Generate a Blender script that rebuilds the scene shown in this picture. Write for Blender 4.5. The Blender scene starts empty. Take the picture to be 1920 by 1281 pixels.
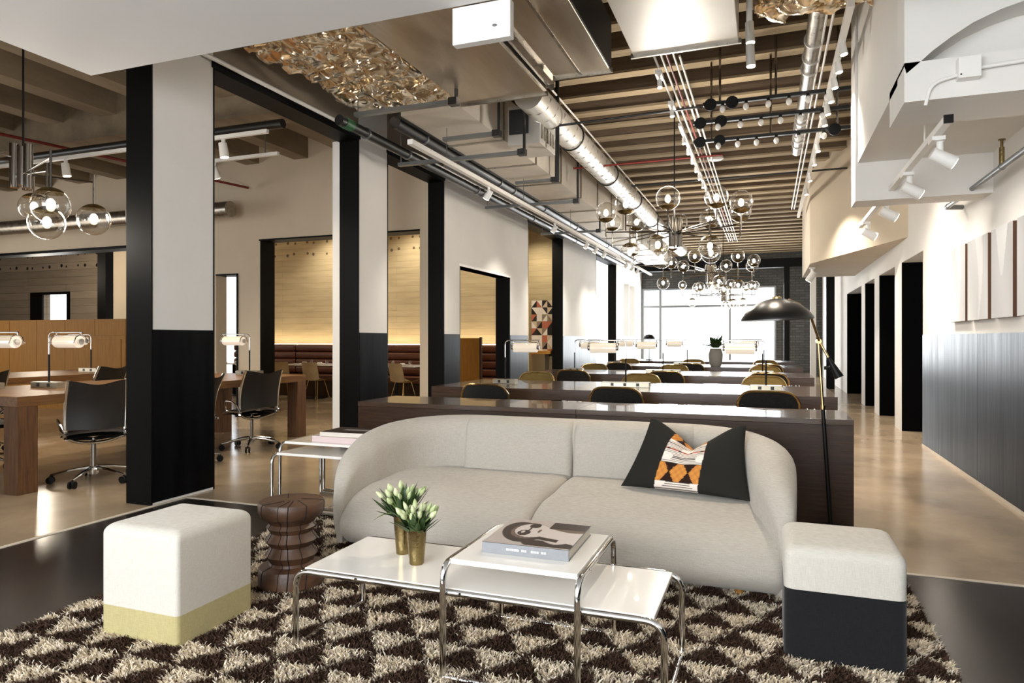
import bpy, bmesh, math, random
import numpy as np
from mathutils import Vector, Matrix

random.seed(7)
rng = np.random.default_rng(7)
S = bpy.context.scene
COL = S.collection
PI = math.pi

# ------------------------------------------------------------------ camera
CAM_H = 1.30
YAW = math.atan(480 / 1279.0)
cam_data = bpy.data.cameras.new('camera')
cam_data.sensor_width = 36.0
cam_data.lens = 36.0 * 1279.0 / 1920.0
cam_data.shift_y = -4.5 / 1920.0
cam_data.clip_end = 200
cam = bpy.data.objects.new('camera', cam_data)
cam.location = (0, 0, CAM_H)
cam.rotation_euler = (PI / 2, 0, YAW)
COL.objects.link(cam)
S.camera = cam

# ------------------------------------------------------------------ world, daylight, exposure
world = bpy.data.worlds.new('daylight')
S.world = world
world.use_nodes = True
world.node_tree.nodes['Background'].inputs[0].default_value = (0.93, 0.97, 1.0, 1)
world.node_tree.nodes['Background'].inputs[1].default_value = 2.2
S.view_settings.view_transform = 'Standard'
S.view_settings.look = 'None'
S.view_settings.gamma = 1
S.view_settings.use_curve_mapping = False
S.view_settings.exposure = 0.58


def area(name, loc, rot, sx, sy, power, col=(1, 1, 1), spread=PI):
    l = bpy.data.lights.new(name, 'AREA')
    l.shape = 'RECTANGLE'
    l.size, l.size_y, l.energy, l.color = sx, sy, power, col
    l.spread = spread
    o = bpy.data.objects.new(name, l)
    o.location, o.rotation_euler = loc, rot
    COL.objects.link(o)
    return o


def spot(name, loc, target, power, col=(1, .92, .82), ang=60, blend=.6, r=.04):
    l = bpy.data.lights.new(name, 'SPOT')
    l.energy, l.color, l.spot_size, l.spot_blend, l.shadow_soft_size = power, col, math.radians(ang), blend, r
    o = bpy.data.objects.new(name, l)
    o.location = loc
    o.rotation_euler = (Vector(target) - Vector(loc)).to_track_quat('-Z', 'Y').to_euler()
    COL.objects.link(o)
    return o


def point(name, loc, power, col=(1, .92, .81), r=.15):
    l = bpy.data.lights.new(name, 'POINT')
    l.energy, l.color, l.shadow_soft_size = power, col, r
    o = bpy.data.objects.new(name, l)
    o.location = loc
    COL.objects.link(o)
    return o


# daylight entering by the window walls (rear of the lounge, end of the hall), plus added fill in the left room
area('rear_window_daylight', (-1.9, -2.85, 1.75), (PI / 2, 0, 0), 4.8, 2.5, 265, (.93, .97, 1.0))
area('end_window_daylight', (-2.1, 25.8, 1.8), (-PI / 2, 0, 0), 5.0, 2.9, 430, (.93, .97, 1.0))
area('left_room_fill', (-15.6, 4.5, 1.9), (PI / 2, 0, -PI / 2), 6.0, 2.4, 120, (1, .93, .84))  # added light to brighten the left room; no window at this spot


# ------------------------------------------------------------------ pixel helper (1920 x 1281 frame) used to read real positions
FPX, CXP, CYP = 1279.0, 960.0, 636.0
CA, SA = math.cos(YAW), math.sin(YAW)


def ray(px, py):
    u = (px - CXP) / FPX
    return (u * CA - SA, u * SA + CA, (CYP - py) / FPX)


def onz(px, py, z):
    r = ray(px, py)
    t = (z - CAM_H) / r[2]
    return Vector((r[0] * t, r[1] * t, z))


def ony(px, py, Y):
    r = ray(px, py)
    t = Y / r[1]
    return Vector((r[0] * t, Y, CAM_H + r[2] * t))


def ond(px, py, d):
    s = (px - CXP) / FPX * d
    return Vector((s * CA - d * SA, s * SA + d * CA, CAM_H + (CYP - py) / FPX * d))


# ------------------------------------------------------------------ materials
def lin(h):
    h = h.lstrip('#')
    c = [int(h[i:i + 2], 16) / 255 for i in (0, 2, 4)]
    return [x / 12.92 if x <= .04045 else ((x + .055) / 1.055) ** 2.4 for x in c]


MATS = {}


def mat(name, color, rough=.5, metal=0, var=0, vscale=8, stretch=(1, 1, 1), bump=0, bscale=60, spec=.5,
        emit=None, estr=0, color2=None, rvar=0, coat=0, detail=6, bstretch=None, attr=None, aniso=0):
    if name in MATS:
        return MATS[name]
    m = bpy.data.materials.new(name)
    m.use_nodes = True
    nt = m.node_tree
    N, L = nt.nodes, nt.links
    b = N['Principled BSDF']
    c = lin(color) if isinstance(color, str) else color
    b.inputs['Base Color'].default_value = (*c, 1)
    b.inputs['Roughness'].default_value = rough
    b.inputs['Metallic'].default_value = metal
    b.inputs['Specular IOR Level'].default_value = spec
    if coat:
        b.inputs['Coat Weight'].default_value = coat
    if aniso:
        b.inputs['Anisotropic'].default_value = aniso
    tc = None
    if var or color2 or bump or rvar:
        tc = N.new('ShaderNodeTexCoord')
    if attr:
        a = N.new('ShaderNodeVertexColor')
        a.layer_name = attr
        L.new(a.outputs[0], b.inputs['Base Color'])
    elif var or color2:
        mp = N.new('ShaderNodeMapping')
        mp.inputs['Scale'].default_value = stretch
        L.new(tc.outputs['Object'], mp.inputs[0])
        no = N.new('ShaderNodeTexNoise')
        no.inputs['Scale'].default_value = vscale
        no.inputs['Detail'].default_value = detail
        no.inputs['Roughness'].default_value = .6
        L.new(mp.outputs[0], no.inputs['Vector'])
        rp = N.new('ShaderNodeValToRGB')
        c2 = lin(color2) if color2 else [x * (1 - var) for x in c]
        c1 = c if color2 else [min(1, x * (1 + var * .6)) for x in c]
        rp.color_ramp.elements[0].position = .32
        rp.color_ramp.elements[1].position = .68
        rp.color_ramp.elements[0].color = (*c2, 1)
        rp.color_ramp.elements[1].color = (*c1, 1)
        L.new(no.outputs[0], rp.inputs[0])
        L.new(rp.outputs[0], b.inputs['Base Color'])
        if rvar:
            mr = N.new('ShaderNodeMapRange')
            mr.inputs['To Min'].default_value = max(.02, rough - rvar)
            mr.inputs['To Max'].default_value = min(1, rough + rvar)
            L.new(no.outputs[0], mr.inputs[0])
            L.new(mr.outputs[0], b.inputs['Roughness'])
    if bump:
        mp2 = N.new('ShaderNodeMapping')
        mp2.inputs['Scale'].default_value = bstretch or (1, 1, 1)
        L.new(tc.outputs['Object'], mp2.inputs[0])
        n2 = N.new('ShaderNodeTexNoise')
        n2.inputs['Scale'].default_value = bscale
        n2.inputs['Detail'].default_value = 4
        L.new(mp2.outputs[0], n2.inputs['Vector'])
        bp = N.new('ShaderNodeBump')
        bp.inputs['Strength'].default_value = bump
        bp.inputs['Distance'].default_value = .01
        L.new(n2.outputs[0], bp.inputs['Height'])
        L.new(bp.outputs[0], b.inputs['Normal'])
    if emit:
        e = lin(emit) if isinstance(emit, str) else emit
        b.inputs['Emission Color'].default_value = (*e, 1)
        b.inputs['Emission Strength'].default_value = estr
    MATS[name] = m
    return m


def fabric(name, color, color2, rough=.95, weave=500, v=.0):
    """woven cloth: crossed thread noise for colour and bump"""
    m = bpy.data.materials.new(name)
    m.use_nodes = True
    nt = m.node_tree
    N, L = nt.nodes, nt.links
    b = N['Principled BSDF']
    b.inputs['Roughness'].default_value = rough
    b.inputs['Specular IOR Level'].default_value = .2
    b.inputs['Sheen Weight'].default_value = .15
    tc = N.new('ShaderNodeTexCoord')
    outs = []
    for st in ((1, 1, .06), (.06, .06, 1)):
        mp = N.new('ShaderNodeMapping')
        mp.inputs['Scale'].default_value = st
        L.new(tc.outputs['Object'], mp.inputs[0])
        n = N.new('ShaderNodeTexNoise')
        n.inputs['Scale'].default_value = weave
        n.inputs['Detail'].default_value = 2
        L.new(mp.outputs[0], n.inputs['Vector'])
        outs.append(n.outputs[0])
    ad = N.new('ShaderNodeMath')
    ad.operation = 'ADD'
    L.new(outs[0], ad.inputs[0])
    L.new(outs[1], ad.inputs[1])
    rp = N.new('ShaderNodeValToRGB')
    rp.color_ramp.elements[0].position = .38
    rp.color_ramp.elements[1].position = .62
    rp.color_ramp.elements[0].color = (*lin(color2), 1)
    rp.color_ramp.elements[1].color = (*lin(color), 1)
    hf = N.new('ShaderNodeMath')
    hf.operation = 'MULTIPLY'
    hf.inputs[1].default_value = .5
    L.new(ad.outputs[0], hf.inputs[0])
    L.new(hf.outputs[0], rp.inputs[0])
    L.new(rp.outputs[0], b.inputs['Base Color'])
    bp = N.new('ShaderNodeBump')
    bp.inputs['Strength'].default_value = .25
    bp.inputs['Distance'].default_value = .002
    L.new(hf.outputs[0], bp.inputs['Height'])
    L.new(bp.outputs[0], b.inputs['Normal'])
    MATS[name] = m
    return m


def thin_glass(name, tint=(1, 1, 1), refl=.9, edge=1.45):
    m = bpy.data.materials.new(name)
    m.use_nodes = True
    nt = m.node_tree
    N, L = nt.nodes, nt.links
    out = N['Material Output']
    N.remove(N['Principled BSDF'])
    tr = N.new('ShaderNodeBsdfTransparent')
    tr.inputs[0].default_value = (*tint, 1)
    gl = N.new('ShaderNodeBsdfGlossy')
    gl.inputs['Roughness'].default_value = .03
    gl.inputs['Color'].default_value = (refl, refl, refl, 1)
    lw = N.new('ShaderNodeLayerWeight')
    lw.inputs[0].default_value = .5
    pw = N.new('ShaderNodeMath')
    pw.operation = 'POWER'
    pw.inputs[1].default_value = edge
    L.new(lw.outputs['Facing'], pw.inputs[0])
    fr = N.new('ShaderNodeMath')
    fr.operation = 'MULTIPLY_ADD'
    fr.inputs[1].default_value = .75
    fr.inputs[2].default_value = .06
    L.new(pw.outputs[0], fr.inputs[0])
    mx = N.new('ShaderNodeMixShader')
    L.new(fr.outputs[0], mx.inputs[0])
    L.new(tr.outputs[0], mx.inputs[1])
    L.new(gl.outputs[0], mx.inputs[2])
    L.new(mx.outputs[0], out.inputs['Surface'])
    MATS[name] = m
    return m


def boards(name, ca_, cb_, mortar, width, height, axis='XZ', rough=.85, bump=.4, msize=.004, noise=14):
    """board-formed concrete / brick: brick texture for board joints with grain noise"""
    m = bpy.data.materials.new(name)
    m.use_nodes = True
    nt = m.node_tree
    N, L = nt.nodes, nt.links
    b = N['Principled BSDF']
    b.inputs['Roughness'].default_value = rough
    b.inputs['Specular IOR Level'].default_value = .25
    tc = N.new('ShaderNodeTexCoord')
    sp = N.new('ShaderNodeSeparateXYZ')
    cb = N.new('ShaderNodeCombineXYZ')
    L.new(tc.outputs['Object'], sp.inputs[0])
    L.new(sp.outputs[axis[0]], cb.inputs[0])
    L.new(sp.outputs[axis[1]], cb.inputs[1])
    br = N.new('ShaderNodeTexBrick')
    br.inputs['Color1'].default_value = (*lin(ca_), 1)
    br.inputs['Color2'].default_value = (*lin(cb_), 1)
    br.inputs['Mortar'].default_value = (*lin(mortar), 1)
    br.inputs['Scale'].default_value = 1
    br.inputs['Mortar Size'].default_value = msize
    br.inputs['Brick Width'].default_value = width
    br.inputs['Row Height'].default_value = height
    L.new(cb.outputs[0], br.inputs['Vector'])
    no = N.new('ShaderNodeTexNoise')
    no.inputs['Scale'].default_value = noise
    no.inputs['Detail'].default_value = 8
    mp = N.new('ShaderNodeMapping')
    mp.inputs['Scale'].default_value = (.25, 1.6, 1)
    L.new(cb.outputs[0], mp.inputs[0])
    L.new(mp.outputs[0], no.inputs['Vector'])
    rp = N.new('ShaderNodeValToRGB')
    rp.color_ramp.elements[0].position = .3
    rp.color_ramp.elements[1].position = .7
    rp.color_ramp.elements[0].color = (.84, .84, .84, 1)
    rp.color_ramp.elements[1].color = (1.04, 1.04, 1.04, 1)
    L.new(no.outputs[0], rp.inputs[0])
    mx = N.new('ShaderNodeMix')
    mx.data_type = 'RGBA'
    mx.blend_type = 'MULTIPLY'
    mx.inputs[0].default_value = 1
    L.new(br.outputs['Color'], mx.inputs[6])
    L.new(rp.outputs[0], mx.inputs[7])
    L.new(mx.outputs[2], b.inputs['Base Color'])
    bp = N.new('ShaderNodeBump')
    bp.inputs['Strength'].default_value = bump
    bp.inputs['Distance'].default_value = .01
    L.new(no.outputs[0], bp.inputs['Height'])
    L.new(bp.outputs[0], b.inputs['Normal'])
    MATS[name] = m
    return m


mat('white_wall', '#dedbd6', .85, var=.03, vscale=2, bump=.05, bscale=90)
mat('cream_wall', '#d6c8b2', .88, var=.04, vscale=1.5, bump=.05, bscale=80)
mat('header_shaded', '#8a7d6d', .9, var=.12, vscale=2)  # grey-brown tone carries the shade of the ducts over the header wall
mat('white_ceiling', '#d8d6d4', .9, var=.02, vscale=2)
mat('black_steel', '#040404', .5, var=.25, vscale=3, stretch=(1, 1, .3), spec=.12)
mat('reveal_black', '#020202', .8, spec=.04)
mat('patina_steel', '#0e1012', .36, color2='#060607', vscale=4, stretch=(2.5, 2.5, .2), rvar=.1, spec=.05, bump=.10, bscale=7, bstretch=(3, 3, .25))
mat('concrete_floor', '#aa977d', .2, color2='#8b7963', vscale=1.3, bump=.06, bscale=5, rvar=.08, spec=.5, detail=9)
mat('dark_floor', '#1d1918', .2, color2='#2f2824', vscale=1.6, bump=.05, bscale=6, rvar=.06, spec=.45)
mat('joint_strip', '#c8bcaa', .5, var=.1)
mat('joist_plank', '#a69578', .9, color2='#84735a', vscale=3, stretch=(.35, 3, 3), bump=.5, bscale=20, bstretch=(.2, 2, 2))
mat('joist_wood', '#756350', .9, color2='#574839', vscale=3, stretch=(.35, 3, 3), bump=.5, bscale=20, bstretch=(.2, 2, 2))
mat('joist_grey', '#93856e', .92, color2='#6f6250', vscale=2, stretch=(1, .3, 1), bump=.3, bscale=14)
boards('ceiling_boards', '#7c6852', '#665340', '#382c22', 2.4, .16, 'XY', .95, .5, .006, 10)
boards('board_concrete', '#c2b08c', '#bba985', '#a5936f', 3.2, .14, 'XZ', .9, .5, .0035, 6)
boards('grey_brick', '#5c5c5a', '#4c4c4b', '#434343', .3, .09, 'XZ', .9, .5, .012, 12)
boards('grey_board_concrete', '#8f8272', '#7e7263', '#5d5347', 3.0, .2, 'XZ', .9, .5, .005, 6)
mat('walnut', '#402b1c', .36, spec=.3, color2='#2a1b11', vscale=9, stretch=(.5, 5, 9), bump=.1, bscale=60, bstretch=(.3, 4, 8), rvar=.06)
mat('dark_oak', '#4d3a2d', .24, color2='#38291f', vscale=7, stretch=(.5, 6, 8), bump=.06, bscale=50, bstretch=(.3, 4, 8), rvar=.05, coat=.4)
mat('desk_wood', '#80592f', .36, spec=.25, color2='#5f432d', vscale=6, stretch=(6, .5, 6), bump=.12, bscale=50, bstretch=(4, .3, 4))
mat('desk_leg_wood', '#6e4d31', .5, spec=.2, color2='#4d3626', vscale=7, stretch=(6, 6, .5), bump=.12, bscale=50, bstretch=(4, 4, .3))
mat('ply', '#b59d74', .5, color2='#a08a62', vscale=5)
mat('oak', '#a87834', .55, spec=.15, color2='#93662b', vscale=7, stretch=(5, 5, .35), bump=.05, bscale=40, bstretch=(4, 4, .3))
mat('stool_wood', '#5d402c', .45, color2='#38251a', vscale=5, stretch=(1, 1, 4), bump=.3, bscale=18)
mat('tie_hole_dark', '#6b5a40', .9)
mat('crack_black', '#0a0706', .9)
mat('chrome', '#d8d8d8', .08, metal=1)
mat('chair_chrome', '#dcdad6', .2, metal=1)
mat('dark_chrome', '#8f8a84', .12, metal=1)
mat('brass', '#b39a6c', .24, metal=1)
mat('aged_brass', '#9c8a5e', .26, metal=1, color2='#6f5f3e', vscale=9, bump=.25, bscale=45)
mat('pewter', '#a59d8c', .32, metal=1)
mat('white_laminate', '#ece8e2', .16, coat=.3)
mat('white_metal', '#e6e4e0', .35)
mat('galvanised', '#9c968c', .3, metal=.9, var=.25, vscale=14, rvar=.1)
mat('stainless', '#cfc5b6', .32, metal=.95, color2='#b0a594', vscale=4, stretch=(1, .2, 1), rvar=.1, aniso=.5)
mat('duct_light', '#cfccc6', .34, metal=.55, var=.06, vscale=2)
mat('duct_board', '#d6cfc3', .45, metal=.3, var=.1, vscale=2.5)
mat('duct_dark', '#2b2b2a', .5, metal=.3)
mat('foil', '#fff8ea', .2, metal=1, color2='#dcc6a2', vscale=6, rvar=.1)
mat('pipe_black', '#141414', .35, spec=.6)
mat('pipe_grey', '#7b7d7d', .35, metal=.7)
mat('pipe_red', '#6d1a15', .5)
mat('green_wrap', '#1f5a34', .4)
mat('black_paint', '#050505', .5, spec=.25)
mat('black_gloss', '#060606', .32)
fabric('sofa_linen', '#b5afa5', '#a49d93', weave=520)
fabric('sofa_seat_linen', '#b5afa5', '#a49d93', weave=520)
fabric('pouf_cream', '#c6c1b8', '#b7b2a8', weave=620)
fabric('pouf_yellow', '#b0a578', '#9f9468', weave=620)
fabric('pouf_black', '#1b1b1e', '#121214', weave=620)
fabric('mustard_cloth', '#7f6a3c', '#65532c', weave=300)
fabric('charcoal_cloth', '#232220', '#141312', weave=300)
mat('mesh_black', '#14110f', .55, bump=.15, bscale=400)
mat('leather', '#5d3420', .38, var=.2, vscale=6, bump=.2, bscale=40)
mat('pillow_print', '#ffffff', .95, attr='Col', spec=.15)
mat('book_print', '#ffffff', .3, attr='Col')
mat('rug_pile', '#ffffff', 1.0, attr='Col', spec=.05)
mat('pages', '#d9d2c4', .9)
mat('book_grey', '#84868a', .6, var=.06, vscale=40)
mat('book_brown', '#34241a', .6, spec=.2)
mat('book_pink', '#d9c4c2', .6)
mat('book_white', '#dcd3c8', .6)
mat('spine_ink', '#d8d8d6', .7)
mat('leaf', '#3d5429', .5, color2='#243a19', vscale=20)
mat('stem', '#6d8548', .5)
mat('tulip', '#d3d6b0', .55, color2='#8ba05f', vscale=30, stretch=(1, 1, .4))
mat('ceramic_grey', '#8b8780', .6)
mat('white_ceramic', '#e9e6e0', .3)
mat('outlet_black', '#0a0a0a', .4)
mat('bulb', '#ffffff', .5, emit=(1, .86, .66), estr=14)
mat('led', '#ffffff', .5, emit=(1, .8, .55), estr=4)
mat('spot_glow', '#ffffff', .5, emit=(1, .9, .72), estr=12)
mat('lamp_shade_glow', '#d2c5b1', .5, emit=(1, .87, .72), estr=.34)
mat('art_paper', '#d6d5d3', .7, attr='Col')
mat('art_edge', '#5a3a22', .6)
thin_glass('clear_glass', (.95, .945, .93), 1.0, 2.2)
thin_glass('window_glass', (.97, .98, .98), .6, 6)


# ------------------------------------------------------------------ mesh builder
def fillet(pts, rad, n=6):
    pts = [Vector(p) for p in pts]
    out = [pts[0]]
    for i in range(1, len(pts) - 1):
        a, b, c = pts[i - 1], pts[i], pts[i + 1]
        d1, d2 = (a - b).normalized(), (c - b).normalized()
        r = min(rad, (a - b).length * .49, (c - b).length * .49)
        p1, p2 = b + d1 * r, b + d2 * r
        for k in range(n + 1):
            t = k / n
            out.append(p1 * (1 - t) ** 2 + b * 2 * t * (1 - t) + p2 * t * t)
    out.append(pts[-1])
    return out


class MB:
    def __init__(self):
        self.v, self.f = [], []

    def add(self, vs, fs):
        o = len(self.v)
        self.v += [tuple(p) for p in vs]
        self.f += [tuple(i + o for i in f) for f in fs]
        return self

    def box(self, x0, x1, y0, y1, z0, z1):
        x0, x1 = min(x0, x1), max(x0, x1)
        y0, y1 = min(y0, y1), max(y0, y1)
        z0, z1 = min(z0, z1), max(z0, z1)
        return self.add([(x0, y0, z0), (x1, y0, z0), (x1, y1, z0), (x0, y1, z0), (x0, y0, z1), (x1, y0, z1), (x1, y1, z1), (x0, y1, z1)],
                        [(3, 2, 1, 0), (4, 5, 6, 7), (0, 1, 5, 4), (1, 2, 6, 5), (2, 3, 7, 6), (3, 0, 4, 7)])

    def prism(self, poly, z0, z1, axis='z'):
        n = len(poly)
        if axis == 'z':
            vs = [(x, y, z0) for x, y in poly] + [(x, y, z1) for x, y in poly]
        elif axis == 'y':   # poly in xz, extruded in y
            vs = [(x, z0, z) for x, z in poly] + [(x, z1, z) for x, z in poly]
        else:               # poly in yz, extruded in x
            vs = [(z0, y, z) for y, z in poly] + [(z1, y, z) for y, z in poly]
        fs = [tuple(range(n))[::-1], tuple(range(n, 2 * n))] + [(i, (i + 1) % n, n + (i + 1) % n, n + i) for i in range(n)]
        return self.add(vs, fs)

    def tube(self, pts, r, seg=10, caps=True, closed=False):
        pts = [Vector(p) for p in pts]
        n = len(pts)
        rs = r if isinstance(r, (list, tuple)) else [r] * n
        up = None
        vs, fs = [], []
        for i, p in enumerate(pts):
            a = pts[i - 1] if (i > 0 or closed) else pts[i]
            b = pts[(i + 1) % n] if (i < n - 1 or closed) else pts[i]
            t = (b - a)
            t = t.normalized() if t.length > 1e-9 else Vector((0, 0, 1))
            if up is None:
                ref = Vector((0, 0, 1)) if abs(t.z) < .9 else Vector((1, 0, 0))
                up = (ref - t * ref.dot(t)).normalized()
            else:
                up = (up - t * up.dot(t))
                up = up.normalized() if up.length > 1e-6 else t.orthogonal().normalized()
            s = t.cross(up)
            for k in range(seg):
                an = 2 * PI * k / seg
                vs.append(p + (up * math.cos(an) + s * math.sin(an)) * rs[i])
        m = n if closed else n - 1
        for i in range(m):
            j = (i + 1) % n
            for k in range(seg):
                fs.append((i * seg + k, i * seg + (k + 1) % seg, j * seg + (k + 1) % seg, j * seg + k))
        if caps and not closed:
            fs.append(tuple(range(seg))[::-1])
            fs.append(tuple(range((n - 1) * seg, n * seg)))
        return self.add(vs, fs)

    def cyl(self, p0, p1, r0, r1=None, seg=16):
        return self.tube([p0, p1], [r0, r0 if r1 is None else r1], seg)

    def lathe(self, prof, c=(0, 0, 0), seg=24):
        vs, fs = [], []
        n = len(prof)
        for r, z in prof:
            for k in range(seg):
                a = 2 * PI * k / seg
                vs.append((c[0] + r * math.cos(a), c[1] + r * math.sin(a), c[2] + z))
        for i in range(n - 1):
            for k in range(seg):
                fs.append((i * seg + k, i * seg + (k + 1) % seg, (i + 1) * seg + (k + 1) % seg, (i + 1) * seg + k))
        if prof[0][0] > 1e-6:
            fs.append(tuple(range(seg))[::-1])
        if prof[-1][0] > 1e-6:
            fs.append(tuple(range((n - 1) * seg, n * seg)))
        return self.add(vs, fs)

    def sphere(self, c, r, seg=20, ring=12, t0=0, t1=PI, sz=1):
        prof = [(max(1e-7, r * math.sin(t0 + (t1 - t0) * i / ring)), -r * sz * math.cos(t0 + (t1 - t0) * i / ring)) for i in range(ring + 1)]
        vs, fs = [], []
        for rr, z in prof:
            for k in range(seg):
                a = 2 * PI * k / seg
                vs.append((c[0] + rr * math.cos(a), c[1] + rr * math.sin(a), c[2] + z))
        for i in range(ring):
            for k in range(seg):
                fs.append((i * seg + k, i * seg + (k + 1) % seg, (i + 1) * seg + (k + 1) % seg, (i + 1) * seg + k))
        return self.add(vs, fs)

    def grid(self, fn, nu, nv, wrap_u=False):
        vs = [fn(i / nu, j / nv) for j in range(nv + 1) for i in range(nu + 1)]
        fs = [(j * (nu + 1) + i, j * (nu + 1) + i + 1, (j + 1) * (nu + 1) + i + 1, (j + 1) * (nu + 1) + i) for j in range(nv) for i in range(nu)]
        return self.add(vs, fs)

    def xf(self, M):
        self.v = [tuple(M @ Vector(p)) for p in self.v]
        return self

    def build(self, name, m, parent=None, world=False, smooth=True, bevel=0, bseg=2, angle=38, merge=0):
        me = bpy.data.meshes.new(name)
        me.from_pydata(self.v, [], self.f)
        bm = bmesh.new()
        bm.from_mesh(me)
        if merge:
            bmesh.ops.remove_doubles(bm, verts=bm.verts, dist=merge)
        bmesh.ops.recalc_face_normals(bm, faces=bm.faces)
        if bevel:
            ed = [e for e in bm.edges if len(e.link_faces) == 2 and e.calc_face_angle(0) > .5]
            bmesh.ops.bevel(bm, geom=ed, offset=bevel, segments=bseg, affect='EDGES', profile=.5)
        bm.to_mesh(me)
        bm.free()
        if smooth and not (bevel and bseg <= 2):
            me.shade_smooth()
            me.set_sharp_from_angle(angle=math.radians(angle))
        me.materials.append(MATS[m] if isinstance(m, str) else m)
        o = bpy.data.objects.new(name, me)
        COL.objects.link(o)
        if parent is not None:
            o.parent = parent
            if world:
                M = Matrix.Identity(4)
                p = parent
                while p is not None:
                    M = p.matrix_basis @ M
                    p = p.parent
                me.transform(M.inverted())
        return o


def tag(o, label, cat, group=None, kind=None):
    o['label'] = label
    o['category'] = cat
    if group:
        o['group'] = group
    if kind:
        o['kind'] = kind
    return o


def thing(name, loc, label, cat, rz=0, group=None, kind=None):
    o = bpy.data.objects.new(name, None)
    o.empty_display_size = .1
    o.location = loc
    o.rotation_euler = (0, 0, rz)
    COL.objects.link(o)
    return tag(o, label, cat, group, kind)


def struct(name, mb, m, label, cat='wall', bevel=0, **k):
    o = mb.build(name, m, bevel=bevel, **k)
    return tag(o, label, cat, kind='structure')


def dup(root, loc, rz, label, group=None):
    def cp(o, par):
        c = o.copy()
        COL.objects.link(c)
        c.parent = par
        for ch in o.children:
            cp(ch, c)
        return c
    r = cp(root, None)
    r.location = loc
    r.rotation_euler = (0, 0, rz)
    r['label'] = label
    if group:
        r['group'] = group
    return r


def B(*a):
    return MB().box(*a)

# ================================================================== STRUCTURE
LX = -4.5      # left arcade wall, hall face
RX = 1.77      # right wall, hall face
CZ = 4.42      # underside of joists
YE = 26.0      # end wall
LB = -4.76     # left arcade wall, back face

fl = MB().box(-16, 6, 4.3, YE + 1, -.1, 0)
fl.box(-16, LX + .03, -3, 4.3, -.1, 0)
struct('floor', fl, 'concrete_floor', 'polished tan concrete floor of the work hall', 'floor', smooth=False)
struct('floor_lounge', B(LX + .03, 6, -3, 4.3, -.1, .001), 'dark_floor', 'dark polished floor under the lounge seating', 'floor', smooth=False)
struct('trim_1', B(LX + .0, 6, 4.285, 4.315, -.02, .004), 'joint_strip', 'pale joint strip across the floor where the dark lounge floor ends', 'floor strip', smooth=False)
struct('trim_2', B(LX + .01, LX + .05, -3, 4.3, -.02, .0045), 'joint_strip', 'pale joint strip along the left edge of the dark lounge floor', 'floor strip', smooth=False)
struct('trim_3', B(-3.2, -3.18, 4.32, 9, -.02, .0025), 'joint_strip', 'thin saw-cut floor joint beside the side table', 'floor strip', smooth=False)

# ceiling slab with joists
ceil = struct('ceiling', B(LB - .1, 6, 3.3, YE + 1, CZ + .34, CZ + .5), 'ceiling_boards', 'board-formed ceiling with deep cross joists', 'ceiling', smooth=False)
jm = None
y = 3.6
k = 0
while y < YE:
    mb = MB().box(LB - .1, 6, -.065, .065, CZ, CZ + .35)
    if jm is None:
        o = mb.build('joist', 'joist_wood', ceil)
        jm = o.data
        jp = MB().box(LB - .1, 6, -.085, .085, CZ - .03, CZ).build('bottom_plank', 'joist_plank', o, smooth=False).data
    else:
        o = bpy.data.objects.new('joist', jm)
        COL.objects.link(o)
        o.parent = ceil
        op_ = bpy.data.objects.new('bottom_plank', jp)
        COL.objects.link(op_)
        op_.parent = o
    o.location = (0, y, 0)
    y += .62
    k += 1

# left room ceiling with beams running along the room
lc = struct('ceiling_left_room', B(-16, LB - .1, -3, 16, CZ + .2, CZ + .4), 'joist_grey', 'grey concrete ceiling of the left room', 'ceiling', smooth=False)
for i in range(11):
    x = -15.2 + i * 1.0
    B(x - .14, x + .14, -3, 9.3, CZ - .15, CZ + .25).build('beam', 'joist_grey', lc)
B(-16, LB - .1, 6.6, 7.0, CZ - .42, CZ + .2).build('cross_beam', 'joist_grey', lc)

# lounge dropped ceiling
struct('ceiling_lounge', B(LX - .02, RX + 2, -3, 3.5, 3.18, CZ + .5), 'white_ceiling', 'white dropped ceiling soffit over the lounge', 'ceiling', smooth=False)

# left arcade wall: piers and solid lengths
def pier(n, y0, y1, z1, label):
    mb = MB().box(LB + .012, LX, y0 + .012, y1 - .012, 0, z1)
    return struct(n, mb, 'white_wall', label, 'wall', smooth=False)


HZ = 3.65
WZ = 1.375


def cladding(o, y0, y1):
    """blackened steel: jamb liners on both reveals and a wainscot sheet on the hall face"""
    B(LB, LX + .004, y0, y0 + .014, 0, HZ).build('jamb_liner', 'black_steel', o, smooth=False)
    B(LB, LX + .004, y1 - .014, y1, 0, HZ).build('jamb_liner', 'black_steel', o, smooth=False)


def wains(o, y0, y1):
    B(LX - .003, LX + .006, y0, y1, .02, WZ).build('wainscot_panel', 'patina_steel', o, smooth=False)


p1 = pier('wall_left_pier_1', 3.985, 4.635, CZ + .4, 'white pier with black steel base nearest the lounge')
cladding(p1, 3.985, 4.635)
wains(p1, 4.0, 4.62)
p2 = pier('wall_left_pier_2', 6.86, 7.52, CZ + .4, 'white pier with black steel base behind the sofa\'s left end')
cladding(p2, 6.86, 7.52)
wains(p2, 6.875, 7.505)
B(-4.86, LB - .002, 6.862, 7.51, 0, HZ).build('white_return', 'white_wall', p2, smooth=False)
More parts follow.
